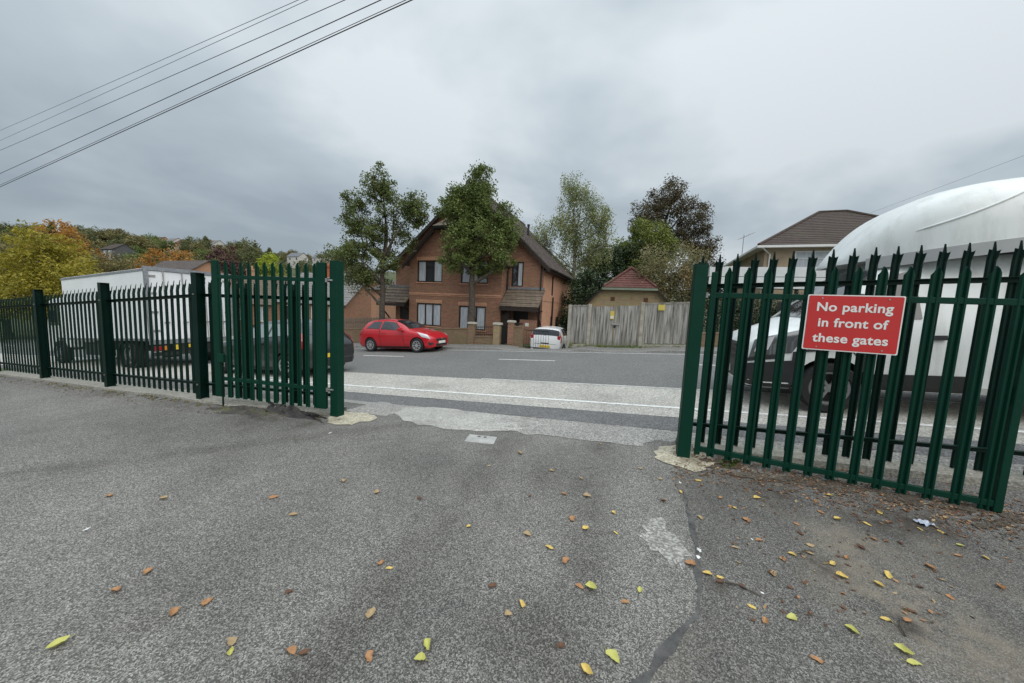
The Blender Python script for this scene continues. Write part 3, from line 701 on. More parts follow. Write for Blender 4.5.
# roofs
g = MB(); ov = .32
ex0, ex1 = X0-.42, X1+.42; ez0 = EZ-.42*(AZ-EZ)/(AX-X0); ez1 = EZ-.42*(AZ-EZ)/(X1-AX)
roof_plane(g, (ex0, -ov, ez0), (ex0, YB+.3, ez0), (AX, YB+.3, AZ), (AX, -ov, AZ)); roof_plane(g, (ex1, -ov, ez1), (ex1, YB+.3, ez1), (AX, YB+.3, AZ), (AX, -ov, AZ))
for k in range(31):
    for e, z in ((ex0, ez0), (ex1, ez1)): yy = -ov+.05+k*.335; g.tube([(e, yy, z+.02), (AX, yy, AZ+.02)], .02, 5)
g.tube([(AX, -ov-.02, AZ+.02), (AX, YB+.32, AZ+.02)], .12, 10)
main = g.build('roof', m_tile, hs)
g = MB(); bz = 7.85; by = BY-.3
bex0, bex1 = BX0-.3, BX1+.3; bez = EZ-.3
roof_plane(g, (bex0, by, bez), (bex0, 1.5, bez), (jx0, 1.5, jz), (jx0, by, jz)); roof_plane(g, (bex1, by, bez), (bex1, 1.5, bez), (jx1, 1.5, jz), (jx1, by, jz))
roof_plane(g, (jx0, by+.6, jz), (jx0, 2.2, jz), (BA, 2.4, bz), (BA, by+1.35, bz)); roof_plane(g, (jx1, by+.6, jz), (jx1, 2.2, jz), (BA, 2.4, bz), (BA, by+1.35, bz))
roof_plane(g, (jx0-.12, by-.06, jz-.04), (jx1+.12, by-.06, jz-.04), (BA+.02, by+1.35, bz), (BA-.02, by+1.35, bz))
g.build('bay_roof', m_tile2, hs)
def barge(parent, pts, y, w=.24, name='bargeboard'):
    for (p, q) in pts:
        p, q = Vector((p[0], 0, p[1])), Vector((q[0], 0, q[1])); n = Vector((0, 0, -w)); g = MB()
        vs = [(*(v.xz), k) for v in (p, q, q+n, p+n) for k in (0,)]
        g.prism([(v.x, v.z) for v in (p, q, q+n, p+n)], y-.035, y, 'Y'); g.build(name, m_dark, parent)
barge(hs, [((bex0, bez-.03), (jx0, jz-.03)), ((bex1, bez-.03), (jx1, jz-.03))], by-.004)
barge(hs, [((ex0, ez0-.03), (AX, AZ-.03)), ((ex1, ez1-.03), (AX, AZ-.03))], -ov-.004)
g = MB(); g.b2((jx0-.14, by-.13, jz-.19), (jx1+.14, by-.08, jz-.07)); g.build('gutter', m_black, hs)
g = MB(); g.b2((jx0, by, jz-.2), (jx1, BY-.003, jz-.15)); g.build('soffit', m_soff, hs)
for xx in (ex0, ex1):
    g = MB(); sgn = 1 if xx > 0 else -1
    z_ = ez1 if xx > 0 else ez0
    g.tube([(xx+.05*sgn, -ov, z_-.05), (xx+.05*sgn, YB+.3, z_-.05)], .06, 8); g.build('gutter', m_black, hs)
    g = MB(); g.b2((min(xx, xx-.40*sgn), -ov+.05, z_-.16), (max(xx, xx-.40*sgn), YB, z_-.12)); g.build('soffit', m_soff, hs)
for px, py in ((BX1+.07, -.10), (X1-.12, -.07), (BX0-.08, -.08)):
    g = MB(); g.tube([(px, py, -.6), (px, py, EZ-.25)], .04, 8); g.build('downpipe', m_black, hs)
g = MB(); g.tube([(X1+.07, 2.1, -.4), (X1+.07, 2.1, 2.9)], .045, 8); g.build('downpipe', m_black, hs)
# porches: lean-to roofs on brackets
for sx, (pa, pb), zt in ((1, (BX1+.06, X1+.12), 3.2), (-1, (X0-.55, BX0-.04), 3.15)):
    g = MB(); roof_plane(g, (pa, -1.15, zt-.98), (pb, -1.15, zt-.98), (pb if sx > 0 else pb, -.02, zt), (pa, -.02, zt), course=.28, step=.03)
    rf = g.build('porch_roof', m_tile2, hs)
    g = MB(); g.b2((pa+.03, -1.19, zt-1.2), (pb-.03, -1.13, zt-1.03)); g.b2((pa+.05, -1.12, zt-1.18), (pb-.05, -.06, zt-1.13)); g.build('fascia', m_dark, rf)
    g = MB(); g.b2((pa+.02, -.06, zt+.0), (pb-.02, -.015, zt+.13)); g.build('flashing', m_lead, rf)
    for px in ((pa+.12, pb-.12)):
        g = MB(); g.tube([(px, -.06, zt-2.0), (px, -1.0, zt-1.18)], .045, 6); g.build('bracket', m_dark, rf)
# side wall of the right porch and house number plate
g = MB(); g.b2((X1-.95, -.9, -1.0), (X1-.02, -.78, 1.55)); g.build('porch_wall', m_br, hs)
g = MB(); g.b2((BX1+.12, -.75, .5), (BX1+.5, -.70, 1.9)); g.build('porch_window', m_dark, hs)
g = MB(); g.bbox((4.3, -.93, 1.2), (4.5, -.905, 1.38), .01); g.build('plaque', m_upvc, hs)
g = MB(); g.tube([(2.5, 4.2, 6.7), (2.5, 4.2, 7.75)], .07, 10); g.lathe([(.1, 7.68), (.1, 7.8)], 10, 'Z', (2.5, 4.2, 0)); g.build('vent_pipe', m_black, main)

# ---- garden walls, piers, gates, railings along the pavement
def brick_wall(label, s0, s1, t, h, m=m_brg, th=.2, group='low brick walls along the far pavement'):
    z = H(*R(s0, t)); r = site('garden_wall', label, 'wall', s0, t, z, group); z1 = H(*R(s1, t))-z; L = s1-s0
    g = MB(); g.add([(0, -th/2, -.5), (L, -th/2, -.5), (L, th/2, -.5), (0, th/2, -.5), (0, -th/2, h), (L, -th/2, h+z1), (L, th/2, h+z1), (0, th/2, h)],
          [(0, 3, 2, 1), (4, 5, 6, 7), (0, 1, 5, 4), (1, 2, 6, 5), (2, 3, 7, 6), (3, 0, 4, 7)]); g.build('wall', m, r)
    g = MB(); k = th/2+.025; g.add([(0, -k, h+.002), (L, -k, h+z1+.002), (L, k, h+z1+.002), (0, k, h+.002), (0, -k, h+.065), (L, -k, h+z1+.065), (L, k, h+z1+.065), (0, k, h+.065)],
          [(0, 3, 2, 1), (4, 5, 6, 7), (0, 1, 5, 4), (1, 2, 6, 5), (2, 3, 7, 6), (3, 0, 4, 7)]); g.build('coping', m, r); return r
brick_wall('low mossy brick wall under the left bay window, behind the nose of the red car', -12.6, -8.35, 15.9, .88)
brick_wall('low brick wall beside the dark garden gate, carrying black railings', -8.0, -6.95, 15.9, .45)
brick_wall('short brick wall between the dark gate and the white hatchback', -6.15, -5.4, 15.9, .95)
brick_wall('brick garden wall far left in front of the pale picket fence', -22.5, -14.6, 15.9, .9)
def pier(label, s, h, m, w=.34):
    r = site('brick_pier', label, 'pier', s, 15.9, None, 'brick piers of the garden walls')
    g = MB(); g.bbox((-w/2, -w/2, -.4), (w/2, w/2, h), .006); g.build('shaft', m, r); g = MB(); g.box((0, 0, h+.05), (w+.08, w+.08, .1), taper=.82); g.build('capstone', m_cpost, r)
pier('yellowish brick pier left of the dark garden gate', -6.75, 1.1, m_buff); pier('brick pier in front of the trunk of the tree by the bay', -8.18, 1.15, m_brg); pier('brick pier right of the dark garden gate', -6.0, 1.2, m_br, .3)
pier('brick pier at the end of the far left garden wall behind the red car', -14.4, 1.0, m_brg)
def railing(name, label, cat, s0, s1, t, zb, h, step=.11, parts=('bar', 'rail'), solid=False):
    r = site(name, label, cat, s0, t, None); L = s1-s0; dz = H(*R(s1, t))-H(*R(s0, t))
    for f in ((zb+.06, zb+h-.1)):
        g = MB(); g.add([(0, -.015, f), (L, -.015, f+dz), (L, .015, f+dz), (0, .015, f), (0, -.015, f+.035), (L, -.015, f+dz+.035), (L, .015, f+dz+.035), (0, .015, f+.035)], [(0, 3, 2, 1), (4, 5, 6, 7), (0, 1, 5, 4), (1, 2, 6, 5), (2, 3, 7, 6), (3, 0, 4, 7)]); g.build('rail', m_iron, r)
    n = int(L/step); b0 = None
    for i in range(n+1):
        x = L*i/n
        if b0 is None: g = MB(); g.tube([(0, 0, zb), (0, 0, zb+h-.05), (0, 0, zb+h)], [.007, .007, .002], 6); b0 = g.build('bar', m_iron, r)
        else: put('bar', b0.data, r, (x, 0, dz*x/L))
    if solid: g = MB(); g.b2((.02, .02, zb+.05), (L-.02, .03, zb+h-.05)); g.build('backing_panel', m_black, r)
    return r
railing('iron_railing', 'black iron railing on the low brick wall left of the dark garden gate', 'railing', -7.95, -7.0, 15.9, .51, .55)
railing('garden_gate', 'narrow dark garden gate between two brick piers in front of the house door', 'gate', -6.55, -6.17, 15.9, .04, 1.05, .07, solid=True)
railing('driveway_gate', 'black barred driveway gate in front of the white hatchback', 'gate', -5.15, -3.95, 15.35, .03, .95, .11)
railing('iron_railing', 'black iron railing on the short brick wall beside the white hatchback', 'railing', -6.1, -5.42, 15.9, 1.02, .2, .11)
# pale picket fence behind the far left wall
m_wood = mat('grey weathered wood', (.27, .25, .215), .85, .45, 4, bmp=.3)
r = site('picket_fence', 'old wooden picket fence standing behind the far left garden wall', 'fence', -22.4, 16.3, None)
L = 8.6; dz = H(*R(-13.8, 16.3))-H(*R(-22.4, 16.3)); p0 = None
m_pk = mat('brown picket wood', (.24, .19, .145), .85, .4, 5)
for i in range(62):
    if p0 is None: g = MB(); g.prism([(-.045, .1), (.045, .1), (.045, 1.55), (0, 1.62), (-.045, 1.55)], -.01, .01, 'Y'); p0 = g.build('picket', m_pk, r)
    else: put('picket', p0.data, r, (L*i/61, 0, dz*i/61+random.uniform(-.02, .02)))
for zz in (.5, 1.3):
    g = MB(); g.add([(0, .02, zz), (L, .02, zz+dz), (L, .06, zz+dz), (0, .06, zz), (0, .02, zz+.08), (L, .02, zz+dz+.08), (L, .06, zz+dz+.08), (0, .06, zz+.08)], [(0, 3, 2, 1), (4, 5, 6, 7), (0, 1, 5, 4), (1, 2, 6, 5), (2, 3, 7, 6), (3, 0, 4, 7)]); g.build('rail', m_pk, r)

# ---- grey vertical-board fence with concrete posts and a pair of gates
m_plank, nt, b = newmat('weathered fence boards'); c = coord(nt, 'Object', (9, 9, .55)); c2 = coord(nt)
f = noise(nt, c, 1.6, 6, .65); spx = N(nt, 'ShaderNodeSeparateXYZ'); nt.links.new(c2, spx.inputs[0])
col = ramp(nt, f, [(.36, (.10, .095, .088)), (.5, (.29, .28, .258)), (.64, (.46, .447, .42))])
wet = N(nt, 'ShaderNodeMath', operation='MULTIPLY_ADD'); nt.links.new(noise(nt, c, .8, 4, .6), wet.inputs[0]); wet.inputs[1].default_value = .9; nt.links.new(spx.outputs[2], wet.inputs[2])
nt.links.new(mixc(nt, ramp(nt, wet.outputs[0], [(.40, (1, 1, 1)), (.85, (0, 0, 0))]), col, (.14, .14, .085)), b.inputs['Base Color']); b.inputs['Roughness'].default_value = .9; bump(nt, b, f, .5, .02)
FT = 15.75
def board_panel(parent, x0, x1, z0, z1, dz0, dz1, name='board_panel', y=0, sd=0):
    rr = random.Random(sd); g = MB(); x = x0
    while x < x1-.03:
        w = min(rr.uniform(.085, .115), x1-x); f = (x-x0)/(x1-x0); dz = dz0+(dz1-dz0)*f
        yy = y+rr.uniform(-.008, .008); g.b2((x+.003, yy-.01, z0+dz+rr.uniform(0, .04)), (x+w-.003, yy+.012, z1+dz+rr.uniform(-.02, .02))); x += w
    return g.build(name, m_plank, parent)
fz = H(*R(-3.15, FT))
def zat(s): return H(*R(s, FT))-fz
bf = site('board_fence', 'tall grey weathered wooden board fence with concrete posts beyond the road', 'fence', -3.15, FT, fz)
def sx(s): return s+3.15
posts = [-3.1, -2.2, .02, 2.2]
for s in posts:
    g = MB(); g.bbox((sx(s)-.07, -.07, -.4+zat(s)), (sx(s)+.07, .05, 1.98+zat(s)), .012); g.build('post', m_cpost, bf)
board_panel(bf, sx(-3.02), sx(-2.28), .18, 1.96, zat(-3), zat(-2.2), sd=1); board_panel(bf, sx(.1), sx(2.12), .2, 1.93, zat(.1), zat(2.1), sd=2)
for a_, b_ in ((-3.02, -2.28), (.1, 2.12)):
    g = MB(); g.add([(sx(a_), -.03, zat(a_)), (sx(b_), -.03, zat(b_)), (sx(b_), .03, zat(b_)), (sx(a_), .03, zat(a_)), (sx(a_), -.03, zat(a_)+.17), (sx(b_), -.03, zat(b_)+.17), (sx(b_), .03, zat(b_)+.17), (sx(a_), .03, zat(a_)+.17)], [(0, 3, 2, 1), (4, 5, 6, 7), (0, 1, 5, 4), (1, 2, 6, 5), (2, 3, 7, 6), (3, 0, 4, 7)]); g.build('gravel_board', m_cpost, bf)
    g = MB(); g.add([(sx(a_), -.025, 1.88+zat(a_)), (sx(b_), -.025, 1.88+zat(b_)), (sx(b_), -.012, 1.88+zat(b_)), (sx(a_), -.012, 1.88+zat(a_)), (sx(a_), -.025, 1.95+zat(a_)), (sx(b_), -.025, 1.95+zat(b_)), (sx(b_), -.012, 1.95+zat(b_)), (sx(a_), -.012, 1.95+zat(a_))], [(0, 3, 2, 1), (4, 5, 6, 7), (0, 1, 5, 4), (1, 2, 6, 5), (2, 3, 7, 6), (3, 0, 4, 7)]); g.build('cap_rail', m_wood, bf)
for nm, a_, b_, lab, hx_ in (('board_gate', -2.11, -1.14, 'left leaf of the grey wooden double gates in the board fence', -1), ('board_gate', -1.1, -.07, 'right leaf of the grey wooden double gates in the board fence', 1)):
    r = site(nm, lab, 'gate', a_, FT, H(*R(a_, FT)), 'double gates in the board fence')
    board_panel(r, 0, b_-a_, .1, 1.86, 0, zat(b_)-zat(a_), sd=5+hx_)
    for z in (.35, 1.6):
        g = MB(); g.b2((0, .014, z), (b_-a_, .05, z+.12)); g.build('ledge', m_wood, r)
    if hx_ > 0:
        g = MB(); g.bbox((-.12, -.045, 1.02), (.2, -.012, 1.08), .006); g.build('hasp', m_zinc, r); g = MB(); g.bbox((-.03, -.075, .9), (.06, -.045, 1.02), .01); g.build('padlock', m_black, r)
m_yel = mat('yellow plastic notice', (.62, .50, .10), .5, .12, 6)
for s, z, w, h, lab in ((-1.22, 1.28, .17, .36, 'tall yellow and white notice fixed to the grey double gates'), (.75, 1.62, .26, .24, 'square yellow notice on the right part of the board fence')):
    x, y = R(s, FT-.05); r = thing('warning_notice', lab, 'sign', (x, y, H(x, y)+z), RZ, 'yellow notices on the board fence')
    g = MB(); g.bbox((-w/2, -.006, 0), (w/2, .006, h), .004); g.build('plate', m_yel, r)
    g = MB(); g.b2((-w/2+.02, -.009, h*.1), (w/2-.02, -.0065, h*.42)); g.build('text_panel', m_upvc if h > .3 else m_yel, r)

# ---- buff brick garage with half-hipped red roof behind the fence
ga = site('brick_garage', 'buff brick garage with a half hipped red tiled roof behind the board fence', 'garage', -.75, 20, .1)
W2 = 2.75; ez_, jz_, az_ = 1.5, 2.92, 4.1; jx = 1.32
g = MB(); wall_open(g, -W2+.35, W2-.35, -.6, ez_+.2, 0, []); g.add([(-W2+.35, 0, ez_+.2), (W2-.35, 0, ez_+.2), (jx, 0, jz_), (-jx, 0, jz_)], [(0, 1, 2, 3)])
for xx in (-W2+.35, W2-.35): g.add([(xx, 0, -.6), (xx, 6, -.6), (xx, 6, ez_+.2), (xx, 0, ez_+.2)], [(0, 1, 2, 3)])
g.add([(-W2+.35, 6, -.6), (W2-.35, 6, -.6), (W2-.35, 6, ez_), (0, 6, az_-.1), (-W2+.35, 6, ez_)], [(0, 1, 2, 3, 4)])
g.build('wall', m_buff, ga)
g = MB(); y1 = 6.2
for k in (-1, 1): roof_plane(g, (k*W2, -.2, ez_), (k*W2, y1, ez_), (k*jx, y1, jz_), (k*jx, -.2, jz_)); roof_plane(g, (k*jx, -.2, jz_), (k*jx, y1, jz_), (0, y1, az_), (0, 1.15, az_))
roof_plane(g, (-jx-.1, -.26, jz_-.04), (jx+.1, -.26, jz_-.04), (.02, 1.15, az_), (-.02, 1.15, az_), course=.2)
rf = g.build('roof', m_tred, ga)
g = MB(); g.tube([(-jx-.05, -.22, jz_+.02), (0, 1.12, az_+.04)], .07, 8); g.tube([(jx+.05, -.22, jz_+.02), (0, 1.12, az_+.04)], .07, 8); g.tube([(0, 1.1, az_+.04), (0, y1, az_+.04)], .08, 8); g.build('ridge_tiles', m_tred, rf)
g = MB(); g.b2((-jx-.12, -.3, jz_-.17), (jx+.12, -.25, jz_-.055)); g.build('fascia', mat('pale green fascia', (.22, .26, .2), .6, .2, 4), rf)
barge(ga, [((-W2, ez_), (-jx, jz_)), ((W2, ez_), (jx, jz_))], -.205, .1)
for xx in (-.95, .78):
    g = MB(); g.bbox((xx, -.02, 2.15), (xx+.22, .01, 2.37), .01); g.build('air_vent', mat('rust vent', (.12, .05, .025), .8), ga)
for k in range(1): 
    g = MB(); g.b2((-1.9, -.012, .2), (1.9, -.003, 1.78)); g.build('door_lintel', m_buff, ga)

# ---- flat roofed white carport behind the hedge, and the tall hip roofed house on the right
cp = site('flat_roof_carport', 'flat roofed carport with deep white fascia behind the green gate', 'carport', 2.9, 19, .45)
m_wf = mat('white painted fascia', (.72, .73, .73), .5, .1, 2)
g = MB(); g.b2((0, 0, 3.12), (7.2, .08, 3.55)); g.b2((0, .085, 3.12), (.08, 5, 3.55)); g.b2((7.12, .085, 3.12), (7.2, 5, 3.55)); g.build('fascia', m_wf, cp)
g = MB(); g.b2((0, -.02, 2.58), (7.2, .07, 3.09)); g.build('lower_fascia', m_wf, cp)
g = MB(); g.b2((.09, .09, 3.40), (7.11, 5, 3.5)); g.b2((.09, .09, 2.9), (7.11, 5, 3.0)); g.build('roof_deck', m_lead, cp)
for xx in (.1, 3.5, 6.9):
    for yy in (.12, 4.8): g = MB(); g.b2((xx, yy, -.5), (xx+.12, yy+.12, 2.9)); g.build('post', m_dark, cp)
rh = site('tan_house', 'tan rendered house with brown hipped roof and white windows behind the van', 'house', 6.9, 26, .7)
m_tan = mat('tan pebbledash', (.38, .30, .21), .95, .2, 2, bmp=.5)
Wd, Dp, E2 = 9.4, 8.2, 5.45
ow = [(1.55, 3.35, 3.55, 5.15), (5.6, 7.4, 3.55, 5.15), (1.3, 3.5, .8, 2.3), (5.6, 7.8, .8, 2.3)]
g = MB(); wall_open(g, 0, Wd, -1.5, E2, 0, ow); wall_open(g, .003, Dp, -1.5, E2, 0, [], axis='x'); wall_open(g, .003, Dp, -1.5, E2, Wd, [], axis='x', inv=-1); wall_open(g, 0, Wd, -1.5, E2, Dp, []); g.build('wall', m_tan, rh)
for w in ow: window(rh, *w, 0, 2, m=m_upvc, kinds='cc', transom=(w[3]-.45, (0, 1)), fw=.09, sill=m_upvc)
o = .5; rzz = 8.4; cy = Dp/2; g = MB()
A = [(-o, -o, E2), (Wd+o, -o, E2), (Wd+o, Dp+o, E2), (-o, Dp+o, E2)]; r0_, r1_ = (Wd/2-.75, cy, rzz), (Wd/2+.75, cy, rzz)
roof_plane(g, A[0], A[1], r1_, r0_, .28); roof_plane(g, A[3], A[2], r1_, r0_, .28); roof_plane(g, A[0], A[3], r0_, r0_, .28); roof_plane(g, A[1], A[2], r1_, r1_, .28)
rf = g.build('roof', m_tdk, rh)
g = MB(); g.b2((-o, -o-.07, E2-.16), (Wd+o, -o, E2-.02)); g.b2((-o-.07, -o-.07, E2-.16), (-o-.003, Dp+o, E2-.02)); g.build('gutter', m_upvc, rf)
g = MB(); g.b2((-o+.003, -o+.003, E2-.13), (Wd+o, -.003, E2-.10)); g.b2((-o+.003, 0, E2-.13), (-.003, Dp+o, E2-.10)); g.build('soffit', m_upvc, rf)
g = MB(); g.tube([(.25, -.08, -.5), (.25, -.08, E2-.5), (-.3, -o, E2-.15)], .045, 8); g.build('downpipe', m_upvc, rh)
g = MB(); 
for p, q in ((A[0], r0_), (A[1], r1_), (r0_, r1_)): g.tube([Vector(p)+Vector((0, 0, .03)), Vector(q)+Vector((0, 0, .03))], .09, 8)
g.build('ridge_tiles', m_tdk, rf)
# television aerial on a mast by the left eave
x, y = R(6.75, 30.9); ae = thing('television_aerial', 'thin television aerial on a mast at the left eave of the tan house', 'aerial', (x, y, 6.0), RZ+.5)
m_alu = mat('aluminium', (.35, .36, .38), .4, .2, 10, metal=.7)
g = MB(); g.tube([(0, 0, -.4), (0, 0, 1.9)], .022, 8); g.build('mast', m_alu, ae)
g = MB(); g.tube([(-.35, 0, 1.55), (.75, 0, 2.1)], .016, 6)
g.build('boom', m_alu, ae)
g = MB()
for k in range(7): f = k/6; p = Vector((-.3+1.0*f, 0, 1.575+.5*f)); g.tube([p+Vector((0, -.22, 0)), p+Vector((0, .22, 0))], .01, 5)
g.build('director_rods', m_alu, ae)

# ---- low houses beyond the road on the left
def simple_house(name, label, s, t, z, w, d, eh, rh_, mwall, mroof, ops=(), ridge='x', n=2, group=None, rz=RZ, chim=None, wm=None, mch=None, sc=1):
    r = site(name, label, 'house', s, t, z, group, rz)
    g = MB(); wall_open(g, 0, w, -6, eh, 0, list(ops))
    for xx, iv in ((0, 1), (w, -1)): wall_open(g, .003, d, -6, eh, xx, [], axis='x', inv=iv)
    wall_open(g, 0, w, -6, eh, d, [])
    if ridge == 'x':
        for xx in (0, w): g.add([(xx, 0, eh), (xx, d, eh), (xx, d/2, eh+rh_)], [(0, 1, 2)])
    else:
        for yy in (0, d): g.add([(0, yy, eh), (w, yy, eh), (w/2, yy, eh+rh_)], [(0, 1, 2)])
    g.build('wall', mwall, r)
    g = MB(); o = .3
    if ridge == 'x':
        k = rh_/(d/2)
        for a_, b_ in ((-o, d/2), (d+o, d/2)): roof_plane(g, (-o, a_, eh-o*k+.06), (w+o, a_, eh-o*k+.06), (w+o, d/2, eh+rh_+.06), (-o, d/2, eh+rh_+.06), .4)
    else:
        k = rh_/(w/2)
        for a_ in (-o, w+o): roof_plane(g, (a_, -o, eh-o*k+.06), (a_, d+o, eh-o*k+.06), (w/2, d+o, eh+rh_+.06), (w/2, -o, eh+rh_+.06), .4)
    rf = g.build('roof', mroof, r)
    for o_ in ops: window(r, *o_, 0, n, m=wm or m_upvc, kinds='cdc', fw=.1)
    if chim:
        for cx, cy_, ch in chim:
            g = MB(); g.b2((cx-.45, cy_-.3, eh+.2), (cx+.45, cy_+.3, eh+rh_+ch)); g.b2((cx-.52, cy_-.37, eh+rh_+ch-.25), (cx+.52, cy_+.37, eh+rh_+ch-.12)); q = g.build('chimney', mch or m_terr, rf)
            for dx in (-.2, .2): g = MB(); g.tube([(cx+dx, cy_, eh+rh_+ch), (cx+dx, cy_, eh+rh_+ch+.35)], .12, 10); g.build('chimney_pot', m_terr, q)
    return r
m_rend = mat('pale render', (.6, .58, .55), .9, .15, 2); m_grey = mat('dark grey cladding', (.10, .10, .105), .7, .2, 2)
m_redch = mat('orange chimney brick', (.45, .12, .06), .9, .2, 4)
def P2(px, d):    # site coordinates of the place seen at column px, d metres ahead
    q = ray(px, 300); a = d/q.y; return ST(q.x*a, d)
simple_house('outbuilding', 'plain terracotta brick building with slate roof behind the left street tree', -21.0, 22.5, -1.7, 5.6, 6, 4.3, .9, m_terr, m_tile, ridge='x')
simple_house('terraced_house', 'terrace house with grey roof and orange chimney, seen through the left gate', -38.2, 26.5, -3.6, 10.2, 7, 4.9, 3.3, m_br, m_slate, [(.6, 2.2, 2.7, 4.4), (3.2, 4.6, 2.7, 4.4), (5.4, 7.1, 2.7, 4.4), (7.9, 9.5, 2.7, 4.4)], chim=[(4.2, 3.2, .9)], mch=m_redch)
simple_house('terraced_house', 'further terrace house with brown roof left of the grey roofed one', -48.9, 26.8, -4.0, 10.4, 7, 4.9, 3.3, m_br, m_tile2, [(.8, 2.4, 2.7, 4.4), (3.8, 5.4, 2.7, 4.4), (7.2, 8.8, 2.7, 4.4)], chim=[(1.2, 3.2, .9)])
s, t = P2(134, 54); simple_house('gabled_house', 'brick house with long brown tiled roof peeping over the white lorry', s, t, -2.9, 11.5, 8, 6.6, 3.0, m_terr, m_tile, [(1, 2.6, 4.2, 5.8), (5, 6.6, 4.2, 5.8), (8.6, 10.2, 4.2, 5.8)])
def hill_at(px, py, d0):
    d = d0
    while d < 330:
        v = ray(px, py); x, y = v.x*d/v.y, d; z = CAMZ+v.z*d/v.y
        if H(x, y)+3.5 >= z: break
        d += 2
    return (*ST(x, y), z)
s, t, z_ = hill_at(101, 262, 95); simple_house('hill_house', 'dark grey house with bright white window frames among the trees on the hillside', s, t, z_-.5, 9.5, 7, 5.6, 2.4, m_grey, m_tdk, [(2.4, 5.0, 2.0, 5.0), (6.0, 8.9, 1.4, 5.0)], n=2)
for px, d, lab in ((287, 261, 'grey roofed white house on the hill, left of a near twin'), (312, 262, 'grey roofed white house on the hill, right of a near twin')):
    s, t, z_ = hill_at(px, d, 120); simple_house('hill_house', lab, s, t, z_-.3, 9.5, 6, 3.0, 2.4, m_rend, mat('blue grey slates', (.17, .18, .2), .8, .15, 2), [(.8, 3.0, .7, 2.4), (6.2, 8.4, .7, 2.4)], ridge='x')
for k, (px, d, up) in enumerate(((166, 230, 3), (176, 228, 2), (187, 226, 2), (153, 235, 4), (206, 222, 2), (197, 240, 4))):
    s, t = P2(px, d); simple_house('hill_house', 'tiny far brick house in the row on the hilltop', s, t, H(*R(s, t))+up, 9, 8, 5, 3, m_terr if k % 2 else m_rend, m_tred if k % 2 else m_slate, [(1, 3, 1, 3), (5, 7, 1, 3)], group='row of far houses on the hilltop')
# ------------------------------------------------------------------ vehicles (local x runs from the nose to the tail)
m_tyre = mat('tyre rubber', (.018, .018, .019), .85, .2, 20)
m_rim = mat('alloy rim', (.7, .7, .71), .35, .12, 6, metal=.8)
m_rimd = mat('grey wheel steel', (.22, .22, .225), .5, .2, 6, metal=.4)
m_cglass = glass('car glass', (.02, .024, .028), .03)
m_plast = mat('black bumper plastic', (.022, .022, .024), .55, .2, 8)
m_chrome = mat('chrome trim', (.6, .6, .6), .18, .05, 5, metal=1)
m_lamp, nt, b = newmat('clear headlamp'); b.inputs['Base Color'].default_value = (.62, .63, .65, 1); b.inputs['Roughness'].default_value = .12; b.inputs['Coat Weight'].default_value = 1
m_tail = mat('red lamp lens', (.38, .012, .018), .18, .1, 8, coat=.8)
m_amber = mat('amber lamp lens', (.6, .2, .02), .2, .1, 8, coat=.8)
m_ypl = mat('yellow number plate', (.72, .50, .04), .45, .08, 8); m_wpl = mat('white number plate', (.75, .75, .72), .45, .08, 8)
def paint(name, c, coat=.9, r=.35, var=.06): return mat(name, c, r, var, 1.2, coat=coat)
m_pred = paint('red car paint', (.50, .008, .018)); m_pwht = paint('white car paint', (.78, .79, .80)); m_pblk = paint('dark car paint', (.016, .017, .02))
def grimy(name, c, rough):
    m, nt, b = newmat(name); v = coord(nt, 'Object', (1.6, 1.6, .35)); f = noise(nt, v, 2.4, 6, .7); v2 = coord(nt)
    col = mixc(nt, ramp(nt, f, [(.46, (0, 0, 0)), (.78, (.75, .75, .75))]), c, tuple(x*.62 for x in (c[0], c[1]*.98, c[2]*.93)))
    nt.links.new(mixc(nt, .35, col, ramp(nt, noise(nt, v2, 1.1, 4), [(.3, (.42, .42, .41)), (.7, (.58, .58, .58))]), 'OVERLAY'), b.inputs['Base Color'])
    b.inputs['Roughness'].default_value = rough; b.inputs['Coat Weight'].default_value = .4; b.inputs['Coat Roughness'].default_value = .12; return m
m_vwht = grimy('white van paint', (.78, .81, .80), .42)

